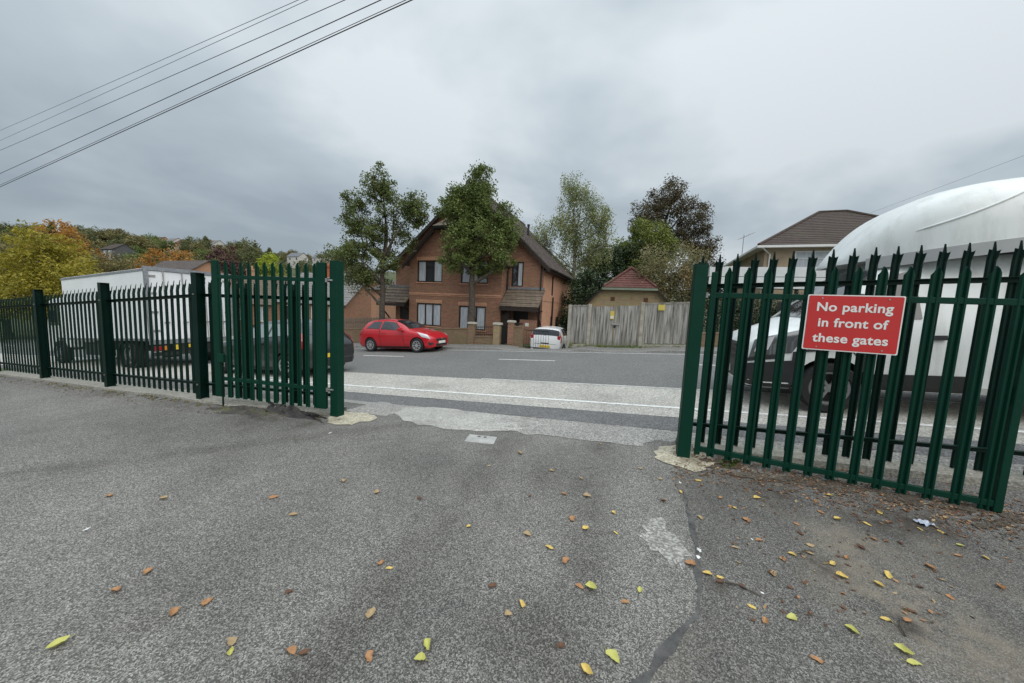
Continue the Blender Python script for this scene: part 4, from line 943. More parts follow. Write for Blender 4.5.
class Loft:
    def __init__(s, tab):
        s.x = tab['x']; s.t = tab
    def ring(s, x):
        q = {k: pchip(s.x, v, x) for k, v in s.t.items() if k != 'x'}
        zb, zt, zl = q['zbot'], q['ztop'], min(q['zbelt'], q['ztop']-.015); wl, wb, wt = q['wlow'], q['wbelt'], q['wtop']
        cr = q.get('crown', .035)
        return [(0, zb), (wl*.9, zb), (wl, zb+.10), (wb+.012, zb+(zl-zb)*.58), (wb, zl), (wt, zt-cr), (wt*.62, zt-cr*.28), (0, zt)]
    def P(s, x, k, side=1):
        r = s.ring(x); i = min(int(k), 6); f = k-i
        return Vector((x, side*(r[i][0]*(1-f)+r[i+1][0]*f), r[i][1]*(1-f)+r[i+1][1]*f))
    def body(s, xs, sub=(1, 1, 2, 3, 4, 2, 2)):
        ks = []
        for i, n in enumerate(sub): ks += [i+j/n for j in range(n)]
        ks.append(7); g = MB(); rows = []
        for x in xs:
            # soften the section: smooth the polyline corners
            pts = [s.P(x, k) for k in ks]; sm = pts[:]
            for _ in range(2):
                q = sm[:]
                for i in range(3, len(sm)-1): sm[i] = q[i]*.6+(q[i-1]+q[i+1])*.2
            rows.append([p for p in sm]+[Vector((p.x, -p.y, p.z)) for p in sm[-2:0:-1]])
        n = len(rows[0]); vs = [p for r in rows for p in r]
        fs = [(i*n+k, i*n+(k+1) % n, (i+1)*n+(k+1) % n, (i+1)*n+k) for i in range(len(rows)-1) for k in range(n)]
        fs += [tuple(range(n)), tuple((len(rows)-1)*n+k for k in range(n))]
        return g.add(vs, fs)
    def patch(s, xb, xt, k0, k1, side, off=.006, nx=10, nk=5, th=.004):
        """panel lying on the body: xb/xt = (front, rear) x at the low and the high edge"""
        g = MB(); L_ = []
        for o in (off, off-th-.02):
            rows = []
            for j in range(nk+1):
                f = j/nk; k = k0+(k1-k0)*f; row = []
                for i in range(nx+1):
                    e = i/nx; x = (xb[0]*(1-f)+xt[0]*f)*(1-e)+(xb[1]*(1-f)+xt[1]*f)*e
                    p = s.P(x, k, side); d1 = s.P(x+.02, k, side)-s.P(x-.02, k, side); d2 = s.P(x, min(7, k+.04), side)-s.P(x, k-.04, side)
                    n = d1.cross(d2)*side
                    n = -n if (n.y*side < 0 and abs(n.y) > abs(n.z)*.3) or (abs(n.y) <= abs(n.z)*.3 and n.z < 0) else n
                    row.append(p+n.normalized()*o)
                rows.append(row)
            L_.append(rows)
        a, b_ = L_; g.grid(a); g.grid(b_)
        n = nx+1; m_ = nk+1; o = n*m_
        edge = [i for i in range(n)]+[j*n+n-1 for j in range(1, m_)]+[(m_-1)*n+i for i in range(n-2, -1, -1)]+[j*n for j in range(m_-2, 0, -1)]
        for i in range(len(edge)): p, q = edge[i], edge[(i+1) % len(edge)]; g.f.append((p, q, q+o, p+o)); g.m.append(0)
        return g
def cut(o, cyls):
    for (c, r, w) in cyls:
        g = MB(); g.lathe([(r, -w/2), (r, w/2)], 32, 'Y', c); q = g.build('cutter', m_plast, o.parent)
        md = o.modifiers.new('b', 'BOOLEAN'); md.operation = 'DIFFERENCE'; md.solver = 'EXACT'; md.material_mode = 'TRANSFER'; md.object = q
        me = evaluated(o); o.modifiers.clear(); old = o.data; o.data = me; bpy.data.objects.remove(q); bpy.data.meshes.remove(old)
    o.data.polygons.foreach_set('use_smooth', [True]*len(o.data.polygons)); o.data.set_sharp_from_angle(angle=rad(32))
def wheel(parent, x, y, r, w, side, spokes=8, rim=None, first=[None]):
    rim = rim or m_rim
    q = bpy.data.objects.new('wheel', None); COL.objects.link(q); q.parent = parent; q.location = (x, y, r); q.rotation_euler = (0, 0, 0 if side < 0 else math.pi)
    g = MB(); k = w/2; ri = r*.66
    g.lathe([(ri, -k*.8), (ri+.02, -k), (r*.93, -k), (r, -k*.7), (r, k*.7), (r*.93, k), (ri+.02, k), (ri, k*.8)], 32, 'Y', cap=False); g.build('tyre', m_tyre, q, smooth=True)
    g = MB(); g.lathe([(ri+.004, -k*.82), (ri-.03, -k*.8), (ri-.035, -k*.1), (ri-.035, k*.6), (ri+.004, k*.8)], 32, 'Y', cap=False)
    g.lathe([(.06, -k*.62), (.055, -k*.75), (0.0001, -k*.78)], 16, 'Y', cap=False)
    for i in range(spokes):
        a = 2*math.pi*i/spokes; rot = Matrix.Rotation(-a, 3, 'Y'); g.box(rot @ Vector(((ri-.02)/2+.02, -k*.62, 0)), (ri-.04, .03, ri*.15), rot=rot)
    g.build('rim', rim, q, smooth=True)
    g = MB(); g.lathe([(.0001, -k*.1), (ri-.037, -k*.1), (ri-.037, k*.3), (.0001, k*.3)], 24, 'Y', cap=False); g.build('brake_disc', m_black, q)
    return q
def plate(parent, x, z, w, m, yaw=0, name='number_plate', h=.11, dx=.012):
    g = MB(); g.bbox((x-dx, -w/2, z-h/2), (x+dx, w/2, z+h/2), .004); return g.build(name, m, parent)
def hatchback(name, label, loc, rz, tilt, kx, ky, kz, mp, mbot=None, group=None, rear_white=False, wb=(.72, 3.24), wr=.31, rim=None, doors=3, plast=False, plate_front=True, boxy=False, gl=None):
    t = thing(name, label, 'car', loc, rz, group); t.rotation_euler = (0, tilt, rz)
    X = [0, .07, .28, .80, 1.10, 1.55, 2.0, 2.6, 3.2, 3.58, 3.82, 3.95, 4.0]
    T = dict(x=[v*kx for v in X], ztop=[.62, .71, .83, .97, 1.035, 1.28, 1.435, 1.48, 1.455, 1.38, 1.08, .90, .78], zbelt=[.56, .64, .74, .85, .89, .915, .935, .96, 1.0, 1.02, .93, .82, .70],
             wbelt=[.52, .66, .77, .835, .85, .86, .865, .87, .86, .83, .79, .74, .66], wtop=[.44, .55, .64, .69, .70, .62, .565, .56, .55, .54, .56, .58, .58],
             zbot=[.26, .21, .18, .17, .165, .16, .16, .16, .165, .18, .22, .25, .30], wlow=[.50, .66, .77, .815, .82, .82, .82, .82, .82, .80, .78, .74, .66])
    if boxy:
        T['ztop'][-5:] = [1.455, 1.43, 1.36, 1.02, .86]; T['wbelt'][-5:] = [.86, .86, .85, .83, .79]; T['wtop'][-5:] = [.62, .67, .70, .79, .77]; T['zbelt'][-5:] = [1.0, 1.0, .98, .92, .80]; T['wlow'][-5:] = [.82, .82, .82, .80, .77]; T['ztop'][-4] = 1.43
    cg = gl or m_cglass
    T['crown'] = [.02, .03, .035, .04, .04, .045, .05, .05, .05, .045, .04, .03, .02]
    for k in ('ztop', 'zbelt', 'zbot'): T[k] = [v*kz for v in T[k]]
    for k in ('wbelt', 'wtop', 'wlow'): T[k] = [v*ky for v in T[k]]
    B = Loft(T); xs = sorted(set([v*kx for v in X]+[kx*v for v in np.linspace(0, 4, 61)]))
    bo = B.body(xs).build('body', mp, t, smooth=True); W2 = .87*ky
    cut(bo, [((x*kx, sd*W2, wr), wr+.05, .5) for x in wb for sd in (-1, 1)])
    def pt(nm, m, *a, parent=t, **k): return B.patch(*a, **k).build(nm, m, parent, smooth=True, angle=50)
    K = lambda *a: tuple(v*kx for v in a)
    for sd in (-1, 1):
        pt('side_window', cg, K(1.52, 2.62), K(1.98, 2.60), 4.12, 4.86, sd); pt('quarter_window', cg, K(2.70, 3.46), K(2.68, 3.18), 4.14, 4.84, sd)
        pt('window_trim', m_plast, K(1.36, 1.50), K(1.90, 1.96), 4.12, 4.86, sd, nx=2, off=.004)
        pt('headlight', m_lamp, K(.10, .46), K(.24, .74), 3.55, 4.5, sd, off=.006)
        pt('tail_light', m_tail, K(3.70, 3.93) if not boxy else K(3.86, 3.975), K(3.62, 3.80) if not boxy else K(3.84, 3.93), 3.35, 4.5 if not boxy else 4.9, sd, off=.006)
        pt('fog_light', m_plast, K(.03, .16), K(.03, .2), 2.1, 2.8, sd, off=.006, nx=3)
        pt('door_seam', m_plast, K(1.33, 1.342), K(1.42, 1.432), 1.5, 4.05, sd, off=.002, nx=1, nk=14); pt('door_seam', m_plast, K(2.63, 2.642), K(2.66, 2.672), 1.5, 4.1, sd, off=.002, nx=1, nk=14)
        if doors == 5: pt('door_seam', m_plast, K(3.2, 3.212), K(3.42, 3.432), 2.2, 4.1, sd, off=.002, nx=1, nk=14)
        pt('side_skirt', m_plast, K(1.12, 2.86), K(1.12, 2.86), 1.2, 2.0 if not plast else 2.25, sd, off=.004, nx=8, nk=3)
        pt('door_handle', mp if not plast else m_plast, K(2.36, 2.54), K(2.36, 2.54), 3.62, 3.74, sd, off=.028, nx=3, nk=2)
        mr = MB(); p = B.P(1.50*kx, 4.15, sd); mr.bbox((p.x-.10, min(p.y+.05*sd, p.y+.24*sd), p.z-.02), (p.x+.05, max(p.y+.05*sd, p.y+.24*sd), p.z+.125), .035); mr.tube([p, p+Vector((0, .12*sd, .03))], .025, 8); mo = mr.build('mirror', mp, t, smooth=True)
        mg = MB(); mg.bbox((p.x+.048, min(p.y+.07*sd, p.y+.22*sd), p.z), (p.x+.056, max(p.y+.07*sd, p.y+.22*sd), p.z+.105), .003); mg.build('mirror_glass', m_chrome, mo)
    ws = MB()
    for sd in (-1, 1):
        q = B.patch(K(1.16, 1.93), K(1.12, 1.93), 5.12, 7, sd, off=.006, nx=10, nk=6); ws.add(q.v, q.f)
    ws.build('windscreen', m_cglass, t, smooth=True, angle=50)
    rw = MB()
    for sd in (-1, 1):
        q = B.patch(K(3.64, 3.80) if not boxy else K(3.835, 3.935), K(3.60, 3.79) if not boxy else K(3.83, 3.935), 5.1, 7, sd, off=.006, nx=8, nk=6); rw.add(q.v, q.f)
    rw.build('rear_window', m_cglass, t, smooth=True, angle=50)
    g = MB(); g.bbox((-.022, -.40*ky, .47*kz), (.03, .40*ky, .58*kz), .015); gl = g.build('grille', m_plast, t)
    g = MB(); g.b2((-.03, -.36*ky, .545*kz), (-.018, .36*ky, .57*kz)); g.lathe([(.06, -.045), (.052, -.05), (.0001, -.05)], 20, 'X', (0, 0, .55*kz)); g.build('emblem_bar', m_chrome, gl)
    g = MB(); g.bbox((-.02, -.44*ky, .27*kz), (.03, .44*ky, .37*kz), .015); g.build('lower_grille', m_plast, t)
    if plate_front: plate(t, -.028, .42*kz, .52, m_wpl)
    plate(t, 4.0*kx+.006, .52*kz, .52, m_ypl)
    g = MB(); g.bbox((3.9*kx, -.62*ky, .26*kz), (4.02*kx, .62*ky, .43*kz), .02); g.build('rear_bumper', m_plast, t)
    g = MB(); g.tube([(3.0*kx, 0, 1.44*kz), (3.18*kx, 0, 1.62*kz)], .008, 6); g.build('aerial', m_plast, t)
    if boxy:
        for sd in (-1, 1): g = MB(); g.bbox((3.86*kx, min(sd*.64, sd*.80)*ky, .80*kz), (3.985*kx, max(sd*.64, sd*.80)*ky, 1.06*kz), .02); g.build('rear_lamp', m_tail, t)
        g = MB(); g.b2((3.99*kx, -.60*ky, .63*kz), (4.004*kx, .60*ky, .645*kz)); g.b2((4.0*kx, -.2, .66*kz), (4.02*kx, .2, .70*kz)); g.build('tailgate_trim', m_plast, t); g = MB(); g.tube([(3.94*kx, .0, 1.05*kz), (3.93*kx, -.35, 1.14*kz)], .012, 6); g.build('wiper', m_plast, t)
    for x in wb:
        for sd in (-1, 1): wheel(t, x*kx, sd*(W2-.10), wr, .20, sd, rim=rim)
    return t, B
TL = math.atan(.07)
def road_at(s, t, dz=.012): x, y = R(s, t); return (x, y, H(x, y)+dz)
# red hatchback on the far side, nose to the right
hatchback('parked_car', 'shiny red three door hatchback parked at the far kerb in front of the brick house', road_at(-8.22, 13.1), RZ+math.pi, TL, 1.0, 1.0, 1.0, m_pred)
# dark car behind the left gate leaf, nose to the left
dk, DB = hatchback('parked_car', 'dark grey hatchback parked behind the left gate leaf, tail to the right', road_at(-11.9, 6.98), RZ, -TL, 1.04, 1.0, 1.03, m_pblk, doors=5, gl=glass('car glass with painted daylight', (.22, .26, .26), .05))  # side windows pale: brightness seen through the glass is put into its colour
# white hatchback in the sunken drive, tail to the road
x, y = R(-4.28, 16.0+3.5*1); zc = H(*R(-4.28, 17.5))
hatchback('parked_car', 'small white hatchback in the sunken drive behind the black gate, tail to the road', (x, y, zc+.02), math.pi*1.5+RZ, 0, .875, .92, .99, m_pwht, doors=5, boxy=True)

# ---- white box van (right): panelled cab with a big moulded pod over it and a box body behind
m_vlamp = glass('smoked headlamp', (.10, .105, .11), .08)
VS, VT = 1.58, 7.12
vn = thing('box_van', 'white box van with rounded roof pod parked behind the right hand fence', 'van', road_at(VS, VT), RZ); vn.rotation_euler = (0, -TL, RZ)
VX = [0, .08, .25, .58, .80, 1.2, 1.62, 2.0, 3.3]
VTb = dict(x=VX, ztop=[.98, 1.07, 1.16, 1.28, 1.38, 1.72, 2.08, 2.2, 2.2], zbelt=[.92, 1.0, 1.07, 1.14, 1.18, 1.22, 1.24, 1.25, 1.25], wbelt=[.72, .86, .94, .98, .99, 1.0, 1.0, 1.0, 1.0],
           wtop=[.62, .74, .82, .86, .87, .82, .77, .76, .76], zbot=[.36, .32, .30, .30, .30, .32, .34, .34, .34], wlow=[.72, .86, .95, .98, .98, .98, .98, .98, .98], crown=[.03, .04, .05, .06, .06, .06, .07, .07, .07])
V = Loft(VTb); vb = V.body(sorted(set(VX+list(np.linspace(0, 3.3, 54))))).build('cab', m_vwht, vn, smooth=True)
cut(vb, [((1.04, sd*1.0, .36), .44, .6) for sd in (-1, 1)])
for sd in (-1, 1):
    def pt(nm, m, *a, **k): return V.patch(*a, **k).build(nm, m, vn, smooth=True, angle=50)
    dw = pt('side_window', m_cglass, (1.06, 1.98), (1.62, 1.96), 4.1, 4.84, sd); pt('quarter_window', m_cglass, (.86, 1.02), (1.40, 1.56), 4.1, 4.7, sd, nx=3)
    pt('headlight', m_vlamp, (.08, .58), (.16, .84), 3.2, 4.3, sd); pt('headlight_lens', m_lamp, (.14, .30), (.19, .38), 3.45, 4.0, sd, off=.012, nx=5); pt('headlight_surround', m_plast, (.06, .40), (.08, .5), 3.0, 3.24, sd, nx=6)
    pt('lower_bumper', m_plast, (.0, .60), (.0, .60), 1.0, 2.9, sd, off=.012, nx=10); pt('wheel_arch', m_plast, (1.48, 2.45), (1.5, 2.45), 1.2, 2.35, sd, off=.012)
    pt('arch_trim', m_plast, (.56, .64), (.60, .74), 2.0, 3.25, sd, off=.012, nx=3); pt('arch_trim', m_plast, (.74, 1.36), (.78, 1.30), 3.2, 3.38, sd, off=.012, nx=8); pt('arch_trim', m_plast, (1.44, 1.53), (1.32, 1.42), 2.0, 3.25, sd, off=.012, nx=3)
    pt('door_seam', m_black, (1.46, 1.475), (1.02, 1.035), 2.4, 4.05, sd, off=.003, nx=1, nk=14); pt('door_handle', m_plast, (2.0, 2.2), (2.0, 2.2), 3.5, 3.66, sd, off=.03, nx=3, nk=2)
    g = MB(); p = V.P(1.18, 4.2, sd); g.bbox((p.x-.08, min(p.y+.14*sd, p.y+.38*sd), p.z-.02), (p.x+.08, max(p.y+.14*sd, p.y+.38*sd), p.z+.38), .05); g.tube([p, p+Vector((0, .2*sd, .05))], .03, 8); g.build('mirror', m_plast, vn, smooth=True)
ws = MB()
for sd in (-1, 1):
    q = V.patch((.84, 1.58), (.80, 1.58), 5.1, 7, sd, off=.008, nx=10, nk=6); ws.add(q.v, q.f)
ws.build('windscreen', m_cglass, vn, smooth=True, angle=50)
for zc, hh in ((.95, .05), (.84, .045), (.73, .045)): g = MB(); g.bbox((-.05, -.66, zc-hh/2), (.03, .66, zc+hh/2), .012); g.build('grille_bar', m_plast, vn)
g = MB(); g.bbox((-.03, -.70, .40), (.02, .70, 1.0), .02); g.build('grille', m_black, vn); g = MB(); g.lathe([(.10, -.055), (.09, -.062), (.0001, -.062)], 24, 'X', (0, 0, .97)); g.build('emblem', m_chrome, vn); plate(vn, -.045, .52, .52, m_wpl)
for sd in (-1, 1): wheel(vn, 1.04, sd*.90, .36, .22, sd, 6, rim=m_rimd)
BXa, BXb = 3.33, 7.0
g = MB(); g.bbox((BXa, -1.06, .72), (BXb, 1.06, 3.12), .06); bxo = g.build('box_body', m_vwht, vn, smooth=True)
for sd in (-1, 1):
    g = MB(); g.b2((BXa+.03, sd*1.066, .735), (BXb-.03, sd*1.082, .82)); g.build('edge_rail', m_alu, bxo); g = MB(); g.b2((BXa+.03, sd*1.066, 3.02), (BXb-.03, sd*1.082, 3.09)); g.build('edge_rail', m_alu, bxo)
    g = MB(); g.b2((BXa-.1, sd*.92-.04, .42), (BXb-.6, sd*.92+.04, .60)); g.build('side_guard', m_plast, vn); wheel(vn, 5.6, sd*.88, .36, .24, sd, 6, rim=m_rimd)
    g = MB(); g.b2((3.6, sd*.80, .40), (4.5, sd*1.0, .70)); g.build('fuel_tank', m_plast, vn)
g = MB(); g.b2((2.2, -.45, .45), (BXb, .45, .715)); g.build('chassis', m_plast, vn)
# moulded pod over the cab: a blunt rounded nose rising to the height of the box
def pod(u, v):
    """u 0 nose .. 1 box, v 0 lower edge .. 1 crown (half section)"""
    x = 1.30+(BXa-1.30+.1)*u; f = 1-(1-u)**2.1
    w = .30+.77*(1-(1-min(1, u*1.25))**2.6); zl = 2.16+.16*u; zt = 2.2+.95*(math.sin(f*math.pi/2))**1.0
    a = v*math.pi/2; n = .55
    return Vector((x, w*math.cos(a)**n if v < 1 else 0, zl+(zt-zl)*math.sin(a)**n))
g = MB(); rows = []
for i in range(29):
    u = i/28; r = [pod(u, j/14) for j in range(15)]; rows.append([Vector((p.x, -p.y, p.z)) for p in r]+r[-2::-1])
g.grid(rows); n = len(rows[0]); g.f.append(tuple(range(n))); g.m.append(0); g.f.append(tuple((28)*n+k for k in range(n))); g.m.append(0)
for i in range(28): g.f.append((i*n, (i+1)*n, (i+1)*n+n-1, i*n+n-1)); g.m.append(0)
pd = g.build('roof_pod', m_vwht, vn, smooth=True, angle=55)
for sd in (-1, 1):
    pts = []
    for i in range(15): u = .30+.62*i/14; v = .14+.5*(i/14)**2.4; p = pod(u, v); pts.append(Vector((p.x, sd*(p.y+.004), p.z+.002)))
    g = MB(); g.tube(pts, [.003]+[.014]*13+[.003], 8); g.build('styling_rib', m_vwht, pd, smooth=True)
    g = MB(); lo = []; hi = []
    for i in range(22): u = .12+.88*i/21; p = pod(u, .0); lo.append(Vector((p.x, sd*(p.y+.012), p.z-.13))); hi.append(Vector((p.x, sd*(p.y+.012), p.z+.03)))
    inn = [Vector((p.x, p.y-sd*.05, p.z)) for p in hi]; g.grid([lo, hi, inn]); g.build('shaded_skirt', mat('pod shade grey', (.42, .43, .43), .5, .1, 3), pd, smooth=True)  # grey strip: shade under the pod's curved edge, put into the colour

# moulding joint, marker lamps, vent and fixings on the pod; joints and screws on the box
for u_ in (.80,):
    ring = [pod(u_, j/24*.98) for j in range(25)]; pts = [Vector((p.x, -p.y-.001, p.z)) for p in ring]+[Vector((p.x, p.y+.001, p.z)) for p in ring[::-1]]
    g = MB(); g.tube(pts, .006, 5); g.build('moulding_joint', m_vwht, pd)
for sd in (-1, 1):
    p = pod(.72, .16); g = MB(); g.bbox((p.x-.05, min(sd*p.y, sd*(p.y+.03)), p.z-.02), (p.x+.05, max(sd*p.y, sd*(p.y+.03)), p.z+.02), .008); g.build('marker_lamp', m_amber, pd)
    for x_ in (BXa+.95, BXa+1.95, BXa+2.95):
        g = MB(); g.b2((x_-.012, sd*1.061, .83), (x_+.012, sd*1.068, 3.01)); g.build('panel_joint', m_alu, bxo)
# ---- white box lorry (left), tail to the right
LS, LT = -22.15, 7.25
lr = thing('box_lorry', 'white box lorry parked beyond the left palisade fence, tail doors to the right', 'lorry', road_at(LS, LT), RZ); lr.rotation_euler = (0, -TL, RZ)
m_lw = paint('white lorry panel', (.84, .86, .88), .25, .5)
BL0, BL1, HWd = 2.2, 7.75, 1.2
g = MB(); g.bbox((BL0, -HWd, .92), (BL1-.06, HWd, 3.22), .03); bo = g.build('box_body', m_lw, lr)
g = MB(); g.b2((BL1-.055, -HWd-.01, .80), (BL1+.02, -HWd+.09, 3.28)); g.b2((BL1-.055, HWd-.09, .80), (BL1+.02, HWd+.01, 3.28)); g.b2((BL1-.055, -HWd+.092, 3.16), (BL1+.02, HWd-.092, 3.28)); g.b2((BL1-.055, -HWd+.092, .80), (BL1+.02, HWd-.092, .93)); g.build('rear_frame', m_alu, bo)
for a_, b_ in ((-HWd+.1, -.012), (.012, HWd-.1)):
    g = MB(); g.bbox((BL1-.05, a_, .94), (BL1-.012, b_, 3.15), .006); d = g.build('rear_door', m_lw, lr)
    for yy in (a_+.35, b_-.25):
        g = MB(); g.tube([(BL1+.01, yy, .9), (BL1+.01, yy, 3.2)], .016, 8); g.box((BL1+.02, yy, 1.5), (.03, .14, .04)); g.build('lock_bar', m_zinc, d)
    g = MB()
    for zz in (1.2, 1.8, 2.4, 2.95): g.b2((BL1-.012, (a_ if a_ < -.5 else b_-.16), zz), (BL1+.006, (a_+.16 if a_ < -.5 else b_), zz+.07))
    g.build('hinge', m_zinc, d)
for sd in (-1, 1):
    g = MB(); g.b2((BL0+.02, sd*(HWd+.002), .93), (BL1-.07, sd*(HWd+.016), 1.0)); g.build('edge_rail', m_alu, bo); g = MB(); g.b2((BL0+.02, sd*(HWd+.002), 3.13), (BL1-.07, sd*(HWd+.016), 3.2)); g.build('edge_rail', m_alu, bo)
    g = MB(); g.b2((3.2, sd*1.08-.02, .38), (5.2, sd*1.08+.02, .84)); g.build('side_guard', m_plast, lr)
    g = MB(); g.b2((BL1-.05, sd*.95-.2, .58), (BL1+.03, sd*.95+.2, .76)); lb = g.build('lamp_bar', m_plast, lr)
    g = MB(); g.bbox((BL1+.03, sd*.95-.18, .60), (BL1+.05, sd*.95-.02, .74), .006); g.build('tail_light', m_tail, lb); g = MB(); g.bbox((BL1+.03, sd*.95, .60), (BL1+.05, sd*.95+.15, .74), .006); g.build('indicator', m_amber, lb)
    g = MB(); g.b2((BL1-.2, sd*.62-.2, .34), (BL1-.18, sd*.62+.2, .56)); g.build('mudflap', m_black, lr)
    g = MB(); g.b2((BL1+.034, sd*.58-.1, .60), (BL1+.048, sd*.58+.04, .76)); g.build('chevron_panel', m_ypl, lr)
    for x_ in (1.05, 6.1): wheel(lr, x_, sd*.98, .44, .26, sd, 6, rim=m_rimd)
    g = MB(); g.lathe([(.54, -.14), (.58, -.14), (.58, .14), (.54, .14), (.54, -.14)], 24, 'Y', (6.1, sd*.98, .44), cap=False); g.build('mudguard', m_plast, lr)
g = MB(); g.b2((.6, -.45, .5), (BL1-.06, .45, .915)); g.b2((BL1-.12, -1.1, .42), (BL1-.02, 1.1, .54)); g.build('chassis', m_plast, lr); plate(lr, BL1+.035, .70, .5, m_ypl)
cp_ = [(0, .45), (.0, 1.25), (.10, 1.45), (.42, 2.42), (.62, 2.52), (1.9, 2.55), (1.95, .62), (1.6, .62), (1.45, .98), (.75, .98), (.52, .45)]
g = MB(); g.prism(cp_, -1.05, 1.05, 'Y'); cb = g.build('cab', m_vwht, lr)
md = cb.modifiers.new('b', 'BEVEL'); md.width = .06; md.segments = 3; me = evaluated(cb); cb.modifiers.clear(); cb.data = me; me.polygons.foreach_set('use_smooth', [True]*len(me.polygons)); me.set_sharp_from_angle(angle=rad(50))
g = MB(); g.add([(.075, -.95, 1.50), (.075, .95, 1.50), (.385, .86, 2.36), (.385, -.86, 2.36), (.13, -.95, 1.48), (.13, .95, 1.48), (.44, .86, 2.34), (.44, -.86, 2.34)], [(0, 1, 2, 3), (7, 6, 5, 4), (0, 4, 5, 1), (1, 5, 6, 2), (2, 6, 7, 3), (3, 7, 4, 0)]); g.build('windscreen', m_cglass, lr)
for sd in (-1, 1):
    g = MB(); g.prism([(.28, 1.48), (1.28, 1.48), (1.28, 2.3), (.56, 2.3)], sd*1.052-.006, sd*1.052+.006, 'Y'); g.build('side_window', m_cglass, lr)
    g = MB(); g.bbox((.05, min(sd*1.16, sd*1.34), 1.6), (.18, max(sd*1.16, sd*1.34), 2.1), .04); g.tube([(.15, sd*1.0, 1.95), (.12, sd*1.2, 1.95)], .025, 8); g.build('mirror', m_plast, lr)
    g = MB(); g.bbox((-.02, sd*.75-.18, .66), (.03, sd*.75+.18, .86), .02); g.build('headlight', m_lamp, lr)
g = MB(); g.bbox((-.03, -.6, .95), (.02, .6, 1.2), .02); g.build('grille', m_plast, lr)
# ------------------------------------------------------------------ trees
m_bark = mat('grey brown bark', (.085, .07, .055), .9, .45, 7, bmp=.5)
m_birchb = mat('pale birch bark', (.26, .25, .23), .85, .6, 5, bmp=.3)
F_pear = foliage('pear leaves', (0.055, 0.08, 0.024), (0.175, 0.215, 0.07))
F_pear2 = foliage('green street tree leaves', (0.058, 0.092, 0.024), (0.19, 0.24, 0.07))
F_birch = foliage('birch leaves', (0.12, 0.15, 0.06), (0.32, 0.35, 0.15), .35)
F_dark = foliage('dark evergreen leaves', (0.014, 0.030, 0.014), (0.049, 0.079, 0.032), .1)
F_map = foliage('mid green maple leaves', (.075, .115, .026), (.25, .29, .07), .3)
F_cop = foliage('copper beech leaves', (0.042, 0.04, 0.022), (0.135, 0.108, 0.055), .2)
F_oliv = foliage('olive buff leaves', (0.131, 0.131, 0.056), (0.298, 0.271, 0.131), .3)
F_tan = foliage('dry buff leaves', (0.175, 0.140, 0.061), (0.350, 0.271, 0.123), .3)
F_yel = foliage('yellow autumn leaves', (0.14, 0.14, 0.02), (0.42, 0.36, 0.05), .35)
F_org = foliage('orange autumn leaves', (0.26, 0.12, 0.03), (0.5, 0.26, 0.06), .35)
F_hill = foliage('hill tree green', (0.06, 0.078, 0.032), (0.18, 0.19, 0.08)); F_hillo = foliage('hill tree olive', (0.11, 0.105, 0.04), (0.24, 0.21, 0.085))
F_pur = foliage('purple leaves', (0.045, 0.02, 0.022), (0.12, 0.05, 0.05)); F_lime = foliage('lime leaves', (0.193, 0.245, 0.021), (0.420, 0.490, 0.052))

def leaf_cloud(cent, per, spread, size, r, droop=0.0, flat=1.0):
    """many small bent leaf faces scattered round clump centres"""
    n = len(cent)*per; c = np.repeat(np.array(cent), per, 0)
    off = r.normal(0, 1, (n, 3)); off /= np.maximum(1e-6, np.linalg.norm(off, axis=1))[:, None]; off *= (r.random(n)**.55)[:, None]
    sp = np.repeat(np.array(spread), per, 0) if hasattr(spread, '__len__') else np.full(n, spread)
    p = c+off*sp[:, None]*np.array([1, 1, flat])
    if droop: p[:, 2] -= droop*r.random(n)**2
    d = r.normal(0, 1, (n, 3)); d[:, 2] = d[:, 2]*.6-.35; d /= np.linalg.norm(d, axis=1)[:, None]
    q = r.normal(0, 1, (n, 3)); q = np.cross(d, q); q /= np.maximum(1e-6, np.linalg.norm(q, axis=1))[:, None]
    s = size*(.65+.7*r.random(n))[:, None]
    v = np.empty((n, 4, 3)); v[:, 0] = p-d*s*.5; v[:, 1] = p+q*s*.32; v[:, 2] = p+d*s*.55; v[:, 3] = p-q*s*.32
    nb = np.cross(d, q)*s*.12; v[:, 0] -= nb; v[:, 2] -= nb
    return v.reshape(-1, 3), n
def mesh_quads(name, v, n, m):
    me = bpy.data.meshes.new(name); me.vertices.add(n*4); me.vertices.foreach_set('co', v.ravel().astype(np.float32))
    me.loops.add(n*4); me.loops.foreach_set('vertex_index', np.arange(n*4, dtype=np.int32)); me.polygons.add(n)
    me.polygons.foreach_set('loop_start', np.arange(0, n*4, 4, dtype=np.int32)); me.polygons.foreach_set('loop_total', np.full(n, 4, dtype=np.int32))
    me.materials.append(m); me.update(calc_edges=True); me.validate(); return me
def limb(g, a, b_, r0, r1, r, bend=.12, n=6, k=6):
    a, b_ = Vector(a), Vector(b_); L = (b_-a).length; o1 = Vector(r.normal(0, 1, 3))*L*bend; o1.z = abs(o1.z)*.3-L*.08
    pts = [a.lerp(b_, i/n)+o1*math.sin(math.pi*i/n) for i in range(n+1)]
    g.tube(pts, [r0+(r1-r0)*(i/n)**.8 for i in range(n+1)], k); return pts
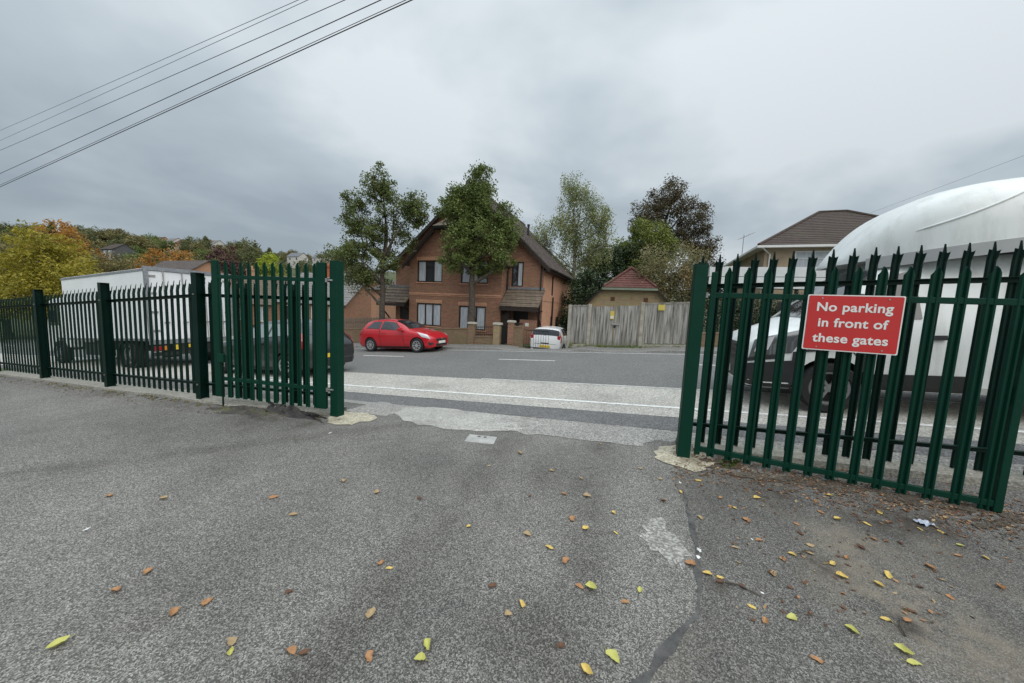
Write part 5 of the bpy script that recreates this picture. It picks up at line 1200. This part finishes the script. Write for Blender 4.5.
def tree(name, label, cat, loc, trunk_h, trunk_r, blobs, m, nclump, per, clump_r, leaf, seed, group=None, bark=None, lean=(0, 0), droop=0, nlimb=7, twig=True, fork=None, shell=.5, flat=.85, up=.35):
    """blobs: crown ellipsoids (x, y, z, rx, ry, rz, weight) round the foot"""
    r = np.random.default_rng(seed); root = thing(name, label, cat, loc, 0, group)
    g = MB(); top = Vector((lean[0], lean[1], trunk_h)); pts = [Vector((lean[0]*f**1.5, lean[1]*f**1.5, -.3+(trunk_h+.3)*f))+Vector((r.normal(0, .03), r.normal(0, .03), 0)) for f in np.linspace(0, 1, 9)]
    g.tube(pts, [trunk_r*1.35]+[trunk_r*(1-.55*i/8) for i in range(1, 9)], 12)
    W_ = np.array([b_[6] for b_ in blobs], float); W_ /= W_.sum(); cent = []; cr = []
    for _ in range(nclump):
        b_ = blobs[r.choice(len(blobs), p=W_)]; d = r.normal(0, 1, 3); d /= np.linalg.norm(d); rr = (shell+(1-shell)*r.random()) if r.random() < .75 else r.random()
        cent.append((b_[0]+d[0]*b_[3]*rr, b_[1]+d[1]*b_[4]*rr, b_[2]+d[2]*b_[5]*rr)); cr.append(clump_r*(.55+.9*r.random()))
    # limbs to the blobs, twigs to the clumps
    nodes = [p for p in pts[4:]]
    for b_ in blobs:
        for _ in range(max(1, int(nlimb*b_[6]/max(1e-6, sum(q[6] for q in blobs))*1.0))):
            c = Vector((b_[0]+r.normal(0, .3)*b_[3], b_[1]+r.normal(0, .3)*b_[4], b_[2]+r.normal(0, .3)*b_[5]))
            lower = [p for p in pts[3:] if p.z < c.z-up*abs(c.x)*.5] or [pts[4]]
            st = min(lower, key=lambda p: abs((c.z-p.z)-(c.xy-p.xy).length*.9))
            nodes += limb(g, st, c, trunk_r*.42, trunk_r*.10, r)[2:]
    if twig:
        na = np.array([tuple(p) for p in nodes])
        for c in cent:
            dd = np.linalg.norm(na-np.array(c), axis=1)+.6*np.maximum(0, na[:, 2]-c[2]); j = int(dd.argmin())
            if dd[j] < 3.0: limb(g, nodes[j], c, max(.008, trunk_r*.07), .005, r, .1, 3, 4)
    g.build('trunk', bark or m_bark, root, smooth=True)
    v, n = leaf_cloud(cent, per, cr, leaf, r, droop, flat); link('crown', mesh_quads('crown', v, n, m), root); return root
def foot(s, t): x, y = R(s, t); return (x, y, H(x, y))
def footp(px, d): return foot(*P2(px, d))
# the two street trees in front of the brick house
tree('street_tree', 'upright loose leaved tree left of the house, its trunk behind the red car', 'tree', footp(382, 18.9), 4.6, .20,
     [(-.15, 0, 8.4, .85, .8, 1.3, 1.6), (-1.6, .1, 7.0, .75, .7, 1.35, 1.5), (.6, .1, 7.1, .9, .8, 1.3, 1.4), (1.85, -.2, 7.3, .65, .6, 1.0, 1.1), (-.6, 0, 6.0, 1.1, 1.0, 1.1, 1.4), (-1.5, -.3, 4.8, 1.0, 1.0, .9, 1.6), (.1, 0, 4.9, 1.0, 1.0, .9, .9), (-.7, .2, 3.7, 1.0, .9, .7, 1.0), (1.2, .3, 5.9, .6, .6, .7, .6), (-1.5, 0, 3.6, .7, .6, .6, .5)], F_pear, 310, 100, .36, .098, 11, nlimb=18)
tree('street_tree', 'dense leafy tree in front of the gable, its forked trunk between the windows', 'tree', footp(472, 18.3), 4.4, .25,
     [(.3, 0, 8.3, .62, .62, 1.25, 1.1), (-.1, 0, 7.9, .8, .7, .7, .8), (-.3, 0, 7.3, 1.2, 1.1, 1.1, 2.0), (-1.0, .1, 6.2, .9, .9, 1.2, 1.7), (1.05, 0, 6.6, 1.1, 1.0, 1.4, 2.1), (0, -.3, 5.4, 1.5, 1.2, 1.1, 2.0), (1.35, -.2, 4.9, 1.0, 1.0, .8, 1.4), (-.8, -.2, 4.5, .9, .9, .7, 1.1), (1.75, 0, 5.9, .7, .7, .9, 1.0), (.4, 0, 4.1, 1.2, .9, .5, .9), (-.95, 0, 7.3, .7, .7, .8, .9), (-1.5, 0, 6.9, .5, .5, .7, .6)], F_pear2, 330, 110, .38, .10, 12, nlimb=18)
# trees behind the board fence
tree('birch_tree', 'tall pale green birch with drooping twigs behind the right corner of the brick house', 'tree', footp(572, 26.5), 8.2, .2,
     [(-.6, 0, 10.6, 1.0, 1.0, 1.5, 1.2), (.6, 0, 9.9, 1.1, 1.1, 1.6, 1.4), (1.9, 0, 9.0, 1.0, 1.0, 1.4, 1.1), (-.7, 0, 8.0, 1.5, 1.3, 1.6, 2.0), (-2.5, 0, 7.4, 1.0, 1.0, 1.5, 1.0), (1.4, 0, 7.0, 1.5, 1.4, 1.8, 1.9), (-.8, 0, 5.4, 2.0, 1.6, 1.6, 1.8), (-2.7, .4, 5.2, 1.0, .9, 1.3, .8)], F_birch, 300, 95, .48, .105, 13, bark=m_birchb, droop=.9, nlimb=18, flat=1.2)
tree('evergreen_shrub', 'large dark evergreen bush between the brick house and the garage', 'shrub', footp(588, 23), 2.4, .14, [(-.9, 0, 1.9, 1.3, 1.2, 1.9, 2), (.9, .5, 2.3, 1.5, 1.2, 2.0, 2), (-.2, 0, 3.9, 1.3, 1.1, 1.2, 1.2), (2.2, 1, 2.9, 1.3, 1.0, 1.8, 1.6)], F_dark, 190, 80, .5, .14, 14, nlimb=8)
tree('holly_tree', 'dark green tree standing behind the red garage roof', 'tree', footp(620, 31), 4.2, .2, [(-1.5, 0, 4.6, 2.2, 1.6, 2.2, 2), (1.5, 0, 4.6, 2.2, 1.6, 2.2, 2), (0, 0, 6.6, 2.2, 1.6, 1.5, 1.5), (-2.6, 0, 6.0, 1.2, 1.0, 1.5, .8)], F_dark, 210, 75, .65, .19, 15, nlimb=10)
tree('maple_tree', 'bright mid green leafy tree in front of the copper beech', 'tree', footp(636, 31.5), 5.4, .22, [(-1.2, 0, 7.0, 1.4, 1.3, 1.3, 1.4), (.6, 0, 8.4, 1.9, 1.5, 1.5, 2.2), (2.0, 0, 7.3, 1.4, 1.2, 1.3, 1.3), (0, -.4, 5.8, 1.7, 1.4, 1.1, 1.3)], F_map, 200, 120, .6, .14, 16, nlimb=10)
tree('copper_beech', 'tall dark copper beech with ragged spreading crown above the olive tree', 'tree', footp(661, 37.5), 10, .35, [(0, 0, 13.2, 2.1, 2.0, 2.3, 2.2), (-2.2, 0, 11.6, 2.0, 1.8, 1.8, 1.7), (2.6, 0, 11.4, 2.0, 1.8, 2.3, 2.0), (3.4, 0, 8.6, 2.2, 1.8, 2.2, 1.9), (.5, .5, 9.5, 2.6, 2.0, 2.2, 1.6), (4.6, 0, 6.4, 1.7, 1.4, 1.6, 1.2)], F_cop, 330, 95, .72, .16, 17, nlimb=16)
tree('olive_tree', 'sparse twiggy olive coloured tree hanging over the right part of the board fence', 'tree', footp(668, 19.6), 3.1, .13, [(-.6, 0, 4.2, 1.5, 1.2, 1.3, 2), (.9, 0, 4.3, 1.2, 1.1, 1.4, 1.6), (0, -.2, 3.0, 1.9, 1.3, 1.0, 1.7), (-1.6, 0, 3.3, .8, .8, .9, .6)], F_oliv, 190, 62, .42, .1, 18, droop=.6, nlimb=14, flat=1.1)
tree('buff_shrub', 'dry buff leaved shrub between the olive tree and the right gate post', 'shrub', footp(696, 18.8), 2.2, .08, [(0, 0, 2.4, .9, .8, 1.5, 2), (-.5, 0, 3.3, .6, .6, .9, 1), (.8, 0, 2.7, .9, .8, .9, 1.2)], F_tan, 110, 55, .36, .1, 19, droop=.4, nlimb=8)
# clipped hedge with a low wall, seen through the right gate
m_hst = mat('hedge stems', (.05, .04, .03), .9)
hx0, hx1 = 2.7, 14; hd = site('hedge', 'clipped dark green hedge beyond the road behind the right gate', 'hedge', hx0, 17.2, None)
r_ = np.random.default_rng(31); dzh = (H(*R(hx1, 17.2))-H(*R(hx0, 17.2)))/(hx1-hx0)
pc = [(x, y, z+dzh*x) for x, y, z in zip(r_.random(620)*(hx1-hx0), r_.normal(0, .33, 620), .3+r_.random(620)**.7*1.75)]
v, n = leaf_cloud(pc, 44, .3, .085, r_); link('foliage', mesh_quads('foliage', v, n, F_dark), hd)
g = MB()
for i in range(34): x_ = .15+i*.32; limb(g, (x_, 0, -.1+dzh*x_), (x_+r_.normal(0, .1), r_.normal(0, .2), 1.7+dzh*x_), .03, .01, r_, .05, 4, 5)
g.build('stems', m_hst, hd)
brick_wall('low weathered brick wall in front of the hedge, seen through the right gate', 2.35, 14, 15.85, .62, m_brg)
# big autumn trees behind the lorry on the left
def bt(name, label, px, d, zt, wd, m, seed, base=.25, per=50, n=260, leaf=.3, cr=.95, bz=None):
    x, y, z = footp(px, d); h = zt-z; R_ = wd/2
    return tree(name, label, 'tree', (x, y, z), h*.55, .022*h+.1, [(0, 0, h*.80, R_*.55, R_*.55, h*.2, 1.6), (-R_*.5, 0, h*.58, R_*.55, R_*.5, h*.22, 1.6), (R_*.5, 0, h*.56, R_*.55, R_*.5, h*.22, 1.6), (0, -R_*.3, h*.38, R_*.8, R_*.6, h*.2, 1.8), (0, R_*.3, h*.5, R_*.7, R_*.6, h*.25, 1.0)], m, n, per, cr, leaf, seed, nlimb=10, twig=False, shell=.6)
bt('autumn_tree', 'bright yellow autumn tree at the left edge behind the lorry', 52, 34, 7.3, 9.5, F_yel, 41, n=330, leaf=.24, cr=.8)
bt('green_tree', 'green bushy tree at the far left, beyond the end of the fence', 5, 36, 5.6, 11, F_hillo, 42, leaf=.24, cr=.8)
bt('autumn_tree', 'rust orange autumn tree rising behind the yellow one', 68, 48, 10.4, 11, F_org, 43, leaf=.3)
bt('olive_shrub', 'olive green bushy tree behind the front of the lorry, right of the yellow tree', 114, 44, 6.2, 11, F_hillo, 44, n=300, leaf=.26, cr=.85)
bt('olive_shrub', 'rounded olive green tree beside the dark house on the hill', 100, 64, 6.4, 11, F_hillo, 45, leaf=.3)
bt('autumn_tree', 'broad orange tree behind the brown tiled roof beside the lorry', 172, 78, 12.0, 17, F_org, 46, n=260, leaf=.42, cr=1.2)
bt('purple_tree', 'dark purple leaved tree above the left end of the open gate leaf', 226, 62, 10.4, 9, F_pur, 47, leaf=.34, cr=.9)
bt('lime_tree', 'small lime green tree above the middle of the left gate leaf', 270, 70, 10.4, 8, F_lime, 48, leaf=.34, cr=.9)
bt('green_tree', 'dark green bushy tree between the purple tree and the lime tree', 250, 74, 14.0, 11, F_hill, 49, leaf=.36)
bt('green_tree', 'mid green tree beside the left street tree above the terraced roofs', 332, 60, 10.6, 10, F_hill, 50, leaf=.34)
# woods on the far hillside: individual trees, a few crown shapes shared
def hill_proto(m, seed, conif=False, nm='hillside_tree'):
    r = np.random.default_rng(seed); cent = []; cr = []
    for _ in range(64):
        if conif: z = .2+.8*r.random(); a = r.random()*6.28; w = (1.04-z)*.34; cent.append((math.cos(a)*w, math.sin(a)*w, z)); cr.append(.09)
        else:
            d = r.normal(0, 1, 3); d /= np.linalg.norm(d); k = .55+.45*r.random(); cent.append((d[0]*.42*k, d[1]*.42*k, .60+d[2]*.36*k)); cr.append(.10+.07*r.random())
    v, n = leaf_cloud(cent, 34, cr, .055, r); me = mesh_quads(nm, v, n, m)
    bm = bmesh.new(); bm.from_mesh(me); o = len(bm.faces); bmesh.ops.create_cone(bm, cap_ends=False, segments=6, radius1=.035, radius2=.015, depth=.7, matrix=Matrix.Translation((0, 0, .3)))
    for f in list(bm.faces)[o:]: f.material_index = 1
    bm.to_mesh(me); bm.free(); me.materials.append(m_bark); return me
PR = [hill_proto(F_hill, 1), hill_proto(F_hill, 2), hill_proto(F_hillo, 3), hill_proto(F_hillo, 4), hill_proto(F_hill, 5, True), hill_proto(F_org, 6), hill_proto(F_pear2, 7)]
LB = ['dark green round tree among the woods on the far hillside', 'dark green round tree among the woods on the far hillside', 'olive tinted tree among the woods on the far hillside', 'olive tinted tree among the woods on the far hillside', 'pointed dark conifer among the woods on the far hillside', 'orange autumn tree among the woods on the far hillside', 'fresh green tree among the woods on the far hillside']
GRP = ['dark green trees on the hillside', 'dark green trees on the hillside', 'olive trees on the hillside', 'olive trees on the hillside', 'conifers on the hillside', 'orange trees on the hillside', 'fresh green trees on the hillside']
rr = random.Random(5); cnt = 0
keep = [(112, 150, 11), (294, 200, 12), (320, 200, 12)]
while cnt < 299:
    px = rr.uniform(-10, 345); d = 95*(300/95)**rr.random()
    if any(abs(px-k[0]) < 11 and d < k[1]+40 and d > k[1]-75 for k in keep): continue
    s, t = P2(px, d); x, y = R(s, t); k = rr.choices(range(7), (5, 5, 4, 4, 1.2, .7, 2.5))[0]
    hgt = rr.uniform(7, 11)*(1.2 if k == 4 else 1); o = link('hillside_tree', PR[k]); o.location = (x, y, H(x, y)-.3); w = rr.uniform(.9, 1.35)
    o.scale = (hgt*w, hgt*w, hgt); o.rotation_euler = (0, 0, rr.uniform(0, 6.28)); tag(o, LB[k], 'tree', GRP[k]); cnt += 1
# ------------------------------------------------------------------ overhead cables (two poles out of view carry them)
m_cab = mat('grey black cable', (.06, .06, .065), .7, .2, 5)
def cable(label, p, q, r, sag, group='overhead cables'):
    n = 48; c = Vector(p); o = thing('overhead_cable', label, 'cable', p, 0, group); bpy.data.objects.remove(o)
    pts = [Vector(p).lerp(Vector(q), i/n)-Vector((0, 0, 4*sag*(i/n)*(1-i/n)))-c for i in range(n+1)]
    g = MB(); g.tube(pts, r, 6); k = g.build('overhead_cable', m_cab, None, smooth=True, loc=p); tag(k, label, 'cable', group)
def pix3(px, py, d): v = ray(px, py); v = v*(d/v.y); return (v.x, v.y, CAMZ+v.z)
for (a, b_, r, lab) in (((57, 103), (288, 0), .006, 'thin cable, highest of the wires crossing the sky'), ((57, 112), (298, 0), .006, 'thin cable just under the topmost wire in the sky'), ((57, 123), (330, 2), .008, 'single cable in the middle of the wires crossing the sky'),
                      ((57, 145), (371, 0), .011, 'thick cable, second from the bottom of the sky wires'), ((57, 156.5), (396, 0), .008, 'thinner of the two lowest cables that run close together'), ((57, 158.5), (402, 0), .013, 'thick black cable, lowest of the wires crossing the sky')):
    p = Vector(pix3(*a, 17)); q = Vector(pix3(*b_, 9.5)); d = q-p
    cable(lab, tuple(p-d*2.4), tuple(q+d*1.6), r, .0 if r > .1 else .12)
a_ = pix3(870, 213, 24); b_ = pix3(967, 176, 16); d = Vector(b_)-Vector(a_); cable('faint single wire running to the right house roof', a_, tuple(Vector(b_)+d*2), .0045, .05, 'house wires')
# thin pole on the hillside
x, y, z = footp(269, 120); g = MB(); g.tube([(0, 0, -1), (0, 0, 13)], [.16, .1], 8); g.tube([(-1, 0, 12.2), (1, 0, 12.2)], .07, 6); tag(g.build('utility_pole', mat('pale pole', (.4, .38, .35), .8), None, loc=(x, y, z+1)), 'thin pale pole standing on the wooded hillside', 'pole')

# ------------------------------------------------------------------ fallen leaves
def leafmat(n, c, c2): 
    m, nt, b = newmat(n); v = coord(nt); f = noise(nt, v, 55, 4, .7); nt.links.new(ramp(nt, f, [(.35, c), (.72, c2)]), b.inputs['Base Color']); b.inputs['Roughness'].default_value = .5; b.inputs['Specular IOR Level'].default_value = .3; return m
LM = {'y': leafmat('yellow leaf', (.66, .52, .15), (.46, .29, .09)), 'g': leafmat('yellow green leaf', (.50, .50, .15), (.40, .38, .10)), 'o': leafmat('orange leaf', (.44, .24, .11), (.25, .12, .06)),
      'b': leafmat('brown leaf', (.15, .07, .035), (.075, .04, .025)), 'p': leafmat('pale tan leaf', (.42, .31, .17), (.28, .2, .11))}
def leaf_mesh(seed, m, L=.068, W=.046):
    r = random.Random(seed); g = MB(); n = 7; curl = r.uniform(.25, 1.25); tw = r.uniform(-.5, .5); W = r.uniform(.034, .052); asy = [r.uniform(.75, 1.15) for _ in range(2*(n+1))]; rows = []
    for i in range(n+1):
        f = i/n; w = W*.5*math.sin(math.pi*min(1, f**.85*.97+.02))**.8+.0006; x = (f-.5)*L; row = []
        for j in range(5):
            e = (j-2)/2; y = w*e*asy[i+(n+1)*(j > 2)]+.009*math.sin(f*3+seed); z = .004+curl*.018*(e*e)*math.sin(math.pi*f)+.012*curl*(abs(f-.5)*2)**2+tw*y*.3+r.uniform(0, .0012); row.append((x, y, z))
        rows.append(row)
    g.grid(rows); s_ = [( -L*.5, 0, .006), (-L*.62, .003, .009), (-L*.78, .002, .004)]; g.tube(s_, [.0012, .001, .0008], 5)
    o = g.build('fallen_leaf', m, None, smooth=True, recalc=False, angle=80); me = o.data; bpy.data.objects.remove(o); return me
LMESH = {k: [leaf_mesh(i*7+ord(k), m) for i in range(8)] for k, m in LM.items()}
LL = {'y': ('yellow fallen leaf lying on the grey tarmac of the yard', 'yellow fallen leaves'), 'g': ('fresh yellow-green fallen leaf lying on the grey tarmac', 'yellow-green fallen leaves'), 'o': ('orange-brown fallen leaf lying on the grey tarmac', 'orange-brown fallen leaves'),
      'b': ('dark brown curled fallen leaf on the tarmac', 'dark brown fallen leaves'), 'p': ('dry pale tan fallen leaf on the tarmac', 'pale tan fallen leaves')}
SPEC = {(427, 651): 'large yellow-green leaf, upper one of the touching pair at the bottom', (420, 664): 'smaller yellow-green leaf touching the larger one at the bottom', (369, 661): 'big mottled orange leaf left of the yellow-green pair at the bottom', (231, 657): 'yellow-green leaf with a tan leaf touching its tip, lower left', (291, 656): 'red-brown leaf lying beside an olive brown leaf, lower left', (304, 656): 'olive brown leaf lying beside a red-brown leaf, lower left', (612, 661): 'yellow-green leaf near the bottom edge beside the tar seam', (587, 674): 'yellow leaf with brown rim at the bottom edge', (851, 635): 'yellow-green leaf with its stalk pointing to the lower right, right of centre', (903, 655): 'upper of two yellow-green leaves near the lower right corner', (914, 667): 'lower of two yellow-green leaves near the lower right corner'}
PTS = '''109,498,o 164,500,p 147,575,o 115,594,o 175,616,o 208,605,o 230,646,p 231,657,g 291,656,o 304,656,b 59,648,g 274,499,o 343,483,p 293,517,p 289,595,b 468,528,y 381,565,o 389,571,y 371,616,p 369,661,o 427,651,g 420,664,g 521,607,y 508,618,p 492,589,b 527,537,p 549,550,y 565,563,o 616,535,y 614,515,y 585,530,y 572,521,o 564,496,o 552,472,p 581,480,p 587,498,p 579,589,o 591,592,g 639,593,g 625,606,o 612,661,g 587,674,y 530,498,b 376,494,p 489,467,p
681,494,y 663,503,b 690,567,o 707,577,y 720,580,y 719,584,b 742,589,b 751,610,y 764,624,o 790,620,g 851,635,g 816,662,o 885,622,y 903,655,g 914,667,g 908,624,o 911,615,b 879,588,y 841,580,y 832,565,y 920,590,b 888,578,y 809,556,p 810,547,p 782,562,o 792,557,y 759,543,o 775,577,p 746,522,o 757,500,y 796,525,o 821,514,o 836,521,y 867,526,y 879,514,y 873,541,o 920,531,y 940,533,y 960,548,g 957,557,o 792,493,p 805,481,p 840,489,p 829,497,y 698,482,y 846,560,o 900,545,b 770,575,b 735,550,p 800,535,b 860,550,b 930,570,o 950,600,o 985,560,y 1000,590,o 660,480,p 720,500,o 735,510,y 770,492,b 815,503,o 855,508,b 890,524,b 905,512,o 945,520,p 560,650,b 420,500,b 600,445,p 520,455,p 640,470,p 700,520,p'''
rr = random.Random(3)
for w in PTS.split():
    px, py, k = w.split(','); px, py = float(px), float(py); x, y = gnd(px, py); me = rr.choice(LMESH[k]); o = link('fallen_leaf', me); o.location = (x, y, H(x, y)+.008); o.rotation_euler = (rr.uniform(-.12, .12), rr.uniform(-.1, .1), rr.uniform(0, 6.28))
    sc = rr.uniform(.55, .98)*(.8 if k == 'b' else 1); o.scale = (sc, sc, sc); key = (int(px), int(py))
    if key in SPEC: tag(o, SPEC[key], 'leaf', LL[k][1])
    else: tag(o, LL[k][0], 'leaf', LL[k][1])
# litter too fine to count: crumbled leaves, twigs and grit under the right gate and along the fence
def litter(name, m, pts, sz, seed):
    r = np.random.default_rng(seed); n = len(pts); v = np.empty((n, 4, 3))
    for i, (x, y) in enumerate(pts):
        a = r.random()*6.28; s = sz*(.4+1.2*r.random()); d = np.array([math.cos(a), math.sin(a), r.normal(0, .25)])*s; q = np.array([-math.sin(a), math.cos(a), r.normal(0, .3)])*s*(.25+.4*r.random()); p = np.array([x, y, H(x, y)+.010+.008*r.random()])
        v[i] = (p-d, p+q, p+d, p-q)
    me = mesh_quads(name, v.reshape(-1, 3), n, m); o = link(name, me); tag(o, kind='stuff'); return o
r_ = np.random.default_rng(9); A = []; 
for _ in range(5200):
    f = r_.random(); p = hx+dr*(f*2.6-.2); o = abs(r_.normal(0, .30))*(1 if r_.random() < .75 else -1.0); q = p+Vector((-.411, -.911))*(o-.08); A.append((q.x, q.y))
for _ in range(320): p = gnd(r_.uniform(720, 980), 500+130*r_.random()**1.8); A.append(p)
def L_(o, l): tag(o, l, 'leaf litter')
L_(litter('leaf_litter', LM['b'], A[::2], .012, 1), 'dark crumbled leaf litter gathered under the right gate leaf')
L_(litter('leaf_litter', LM['o'], A[1::7], .012, 2), 'orange crumbled leaf litter scattered under the right gate leaf')
L_(litter('leaf_litter', LM['p'], A[2::7], .011, 3), 'pale crumbled leaf litter scattered under the right gate leaf')
B_ = []
for _ in range(650):
    i = r_.integers(0, len(LF)-1); p = Vector(LF[i]).lerp(Vector(LF[i+1]), r_.random()); B_.append((p.x+r_.normal(0, .06), p.y-.28-abs(r_.normal(0, .16))))
L_(litter('leaf_litter', LM['b'], B_, .014, 4), 'thin line of brown litter along the foot of the left fence')
# dirt and moss heaped at the foot of the left gate leaf
m_soil, nt, b = newmat('soil and moss'); c = coord(nt); nt.links.new(ramp(nt, noise(nt, c, 3.2, 6, .7), [(.35, (.04, .038, .036)), (.52, (.085, .08, .072)), (.62, (.12, .125, .05)), (.75, (.15, .145, .13))]), b.inputs['Base Color']); b.inputs['Roughness'].default_value = 1; bump(nt, b, noise(nt, c, 60, 4), .8, .02)
from mathutils import noise as mn
m_grit = mat('dark grit', (.062, .06, .057), 1, .55, 9, bmp=.8)
def mound(label, pix, h, m=None):
    P = [Vector(gnd(*q)) for q in pix]; cx = sum((p.x for p in P))/len(P); cy = sum((p.y for p in P))/len(P); g = MB(); rows = []; nr = 22
    L2 = []
    for i in range(len(P)):
        for j in range(16): L2.append(P[i].lerp(P[(i+1) % len(P)], j/10))
    for k in range(nr+1):
        f = k/nr; row = []
        for p in L2+[L2[0]]:
            x, y = p.x+(cx-p.x)*f, p.y+(cy-p.y)*f; nz = mn.fractal(Vector((x*11, y*11, 0)), .9, 2.1, 5)
            row.append((x+mn.noise(Vector((x*9, y*9, 3)))*.05*(1-f), y+mn.noise(Vector((x*9, y*9, 8)))*.05*(1-f), H(x, y)+.004+h*min(1, f*2.2)*max(.05, .45+.9*nz)))
        rows.append(row)
    g.grid(rows); o = g.build('dirt_heap', m or m_soil, None, smooth=True, angle=80); tag(o, label, 'dirt', None)
mound('long low heap of dark soil under the left gate leaf, near its hinge', [(262, 405), (285, 406), (316, 416), (322, 421), (296, 419), (268, 413)], .085, m_grit)
mound('flat mossy heap of soil beside the drop bolt of the left gate leaf', [(210, 410), (232, 405), (258, 406), (280, 413), (262, 417), (228, 415)], .03)
m_dirt = asphalt('leaf mould and grit', (.085, .07, .055), (.16, .135, .105), scale=110, stain=.4, big=1.5, agg_amt=.6)
rdp = random.Random(77)
for i in range(26):
    f = rdp.random(); p = hx+dr*(.05+f*2.3); o = abs(rdp.gauss(0, .16)); q = p+Vector((-.411, -.911))*o; r0d = rdp.uniform(.03, .10)
    patch('dirt_patch', [(q.x+r0d*rdp.uniform(.5, 1.5)*math.cos(a)*1.7, q.y+r0d*rdp.uniform(.4, 1.2)*math.sin(a)) for a in np.arange(0, 6.2, .55)], .0105+i*.0003, m_dirt, seed=100+i, rag=.012)
# scrap of pale blue litter under the right gate
x, y = gnd(923, 525); g = MB(); rr2 = random.Random(2); g.grid([[(.014*i-.05, .012*j-.035, .004+rr2.uniform(0, .022)) for i in range(8)] for j in range(6)]); tag(g.build('litter_scrap', mat('pale blue plastic', (.45, .5, .6), .4, .3, 30), None, loc=(x, y, H(x, y)+.006)), 'crumpled pale blue scrap of litter on the ground near the right gate', 'litter')
# dark twigs
for px, py, a, ln in ((725, 585, -.5, .16), (800, 556, .3, .12), (905, 640, .9, .14), (700, 478, .2, .1)):
    x, y = gnd(px, py); g = MB(); g.tube([(0, 0, .01), (ln*.4, .01, .016), (ln, -.01, .01)], [.004, .004, .002], 6); o = g.build('twig', m_bark, None, loc=(x, y, H(x, y)+.006)); o.rotation_euler = (0, 0, a); tag(o, 'short dark twig lying on the tarmac near the right gate', 'twig', 'twigs near the right gate')
# weeds along the foot of the board fence, the garden walls and the gate posts: nobody could count the leaves
def weeds(label, pts, per, cr, lf, m, seed):
    r = np.random.default_rng(seed); v, n = leaf_cloud([(x, y, H(x, y)+z) for x, y, z in pts], per, cr, lf, r, 0, .8); tag(link('weeds', mesh_quads('weeds', v, n, m)), label, 'weeds', kind='stuff')
r_ = np.random.default_rng(55); A = []
for _ in range(60): s_ = -3.2+r_.random()*5.3; A.append((*R(s_, FT-.12-abs(r_.normal(0, .08))), .03+.1*r_.random()*(1.8 if s_ < -2.2 else .7)))
weeds('green weeds growing along the foot of the grey board fence', A, 26, .11, .05, F_map, 1)
weeds('green weeds beside the foot of the right gate post', [(*gnd(729+r_.normal(0, 7), 466+r_.normal(0, 2)), .02) for _ in range(8)], 16, .04, .03, F_map, 2)
A = []
for _ in range(70): i = r_.integers(1, len(LF)-1); p = Vector(LF[i]).lerp(Vector(LF[i+1]), r_.random()); A.append((p.x+r_.normal(0, .05), p.y-.22-abs(r_.normal(0, .05)), .008))
weeds('small mossy weeds along the foot of the left palisade fence', A, 14, .035, .022, F_hillo, 3)
A = []
for _ in range(50): s_ = -12.5+r_.random()*7; A.append((*R(s_, 15.74-abs(r_.normal(0, .04))), .10+.03*r_.random()))
weeds('thin weeds along the foot of the low brick garden walls', A, 10, .06, .035, F_hillo, 4)
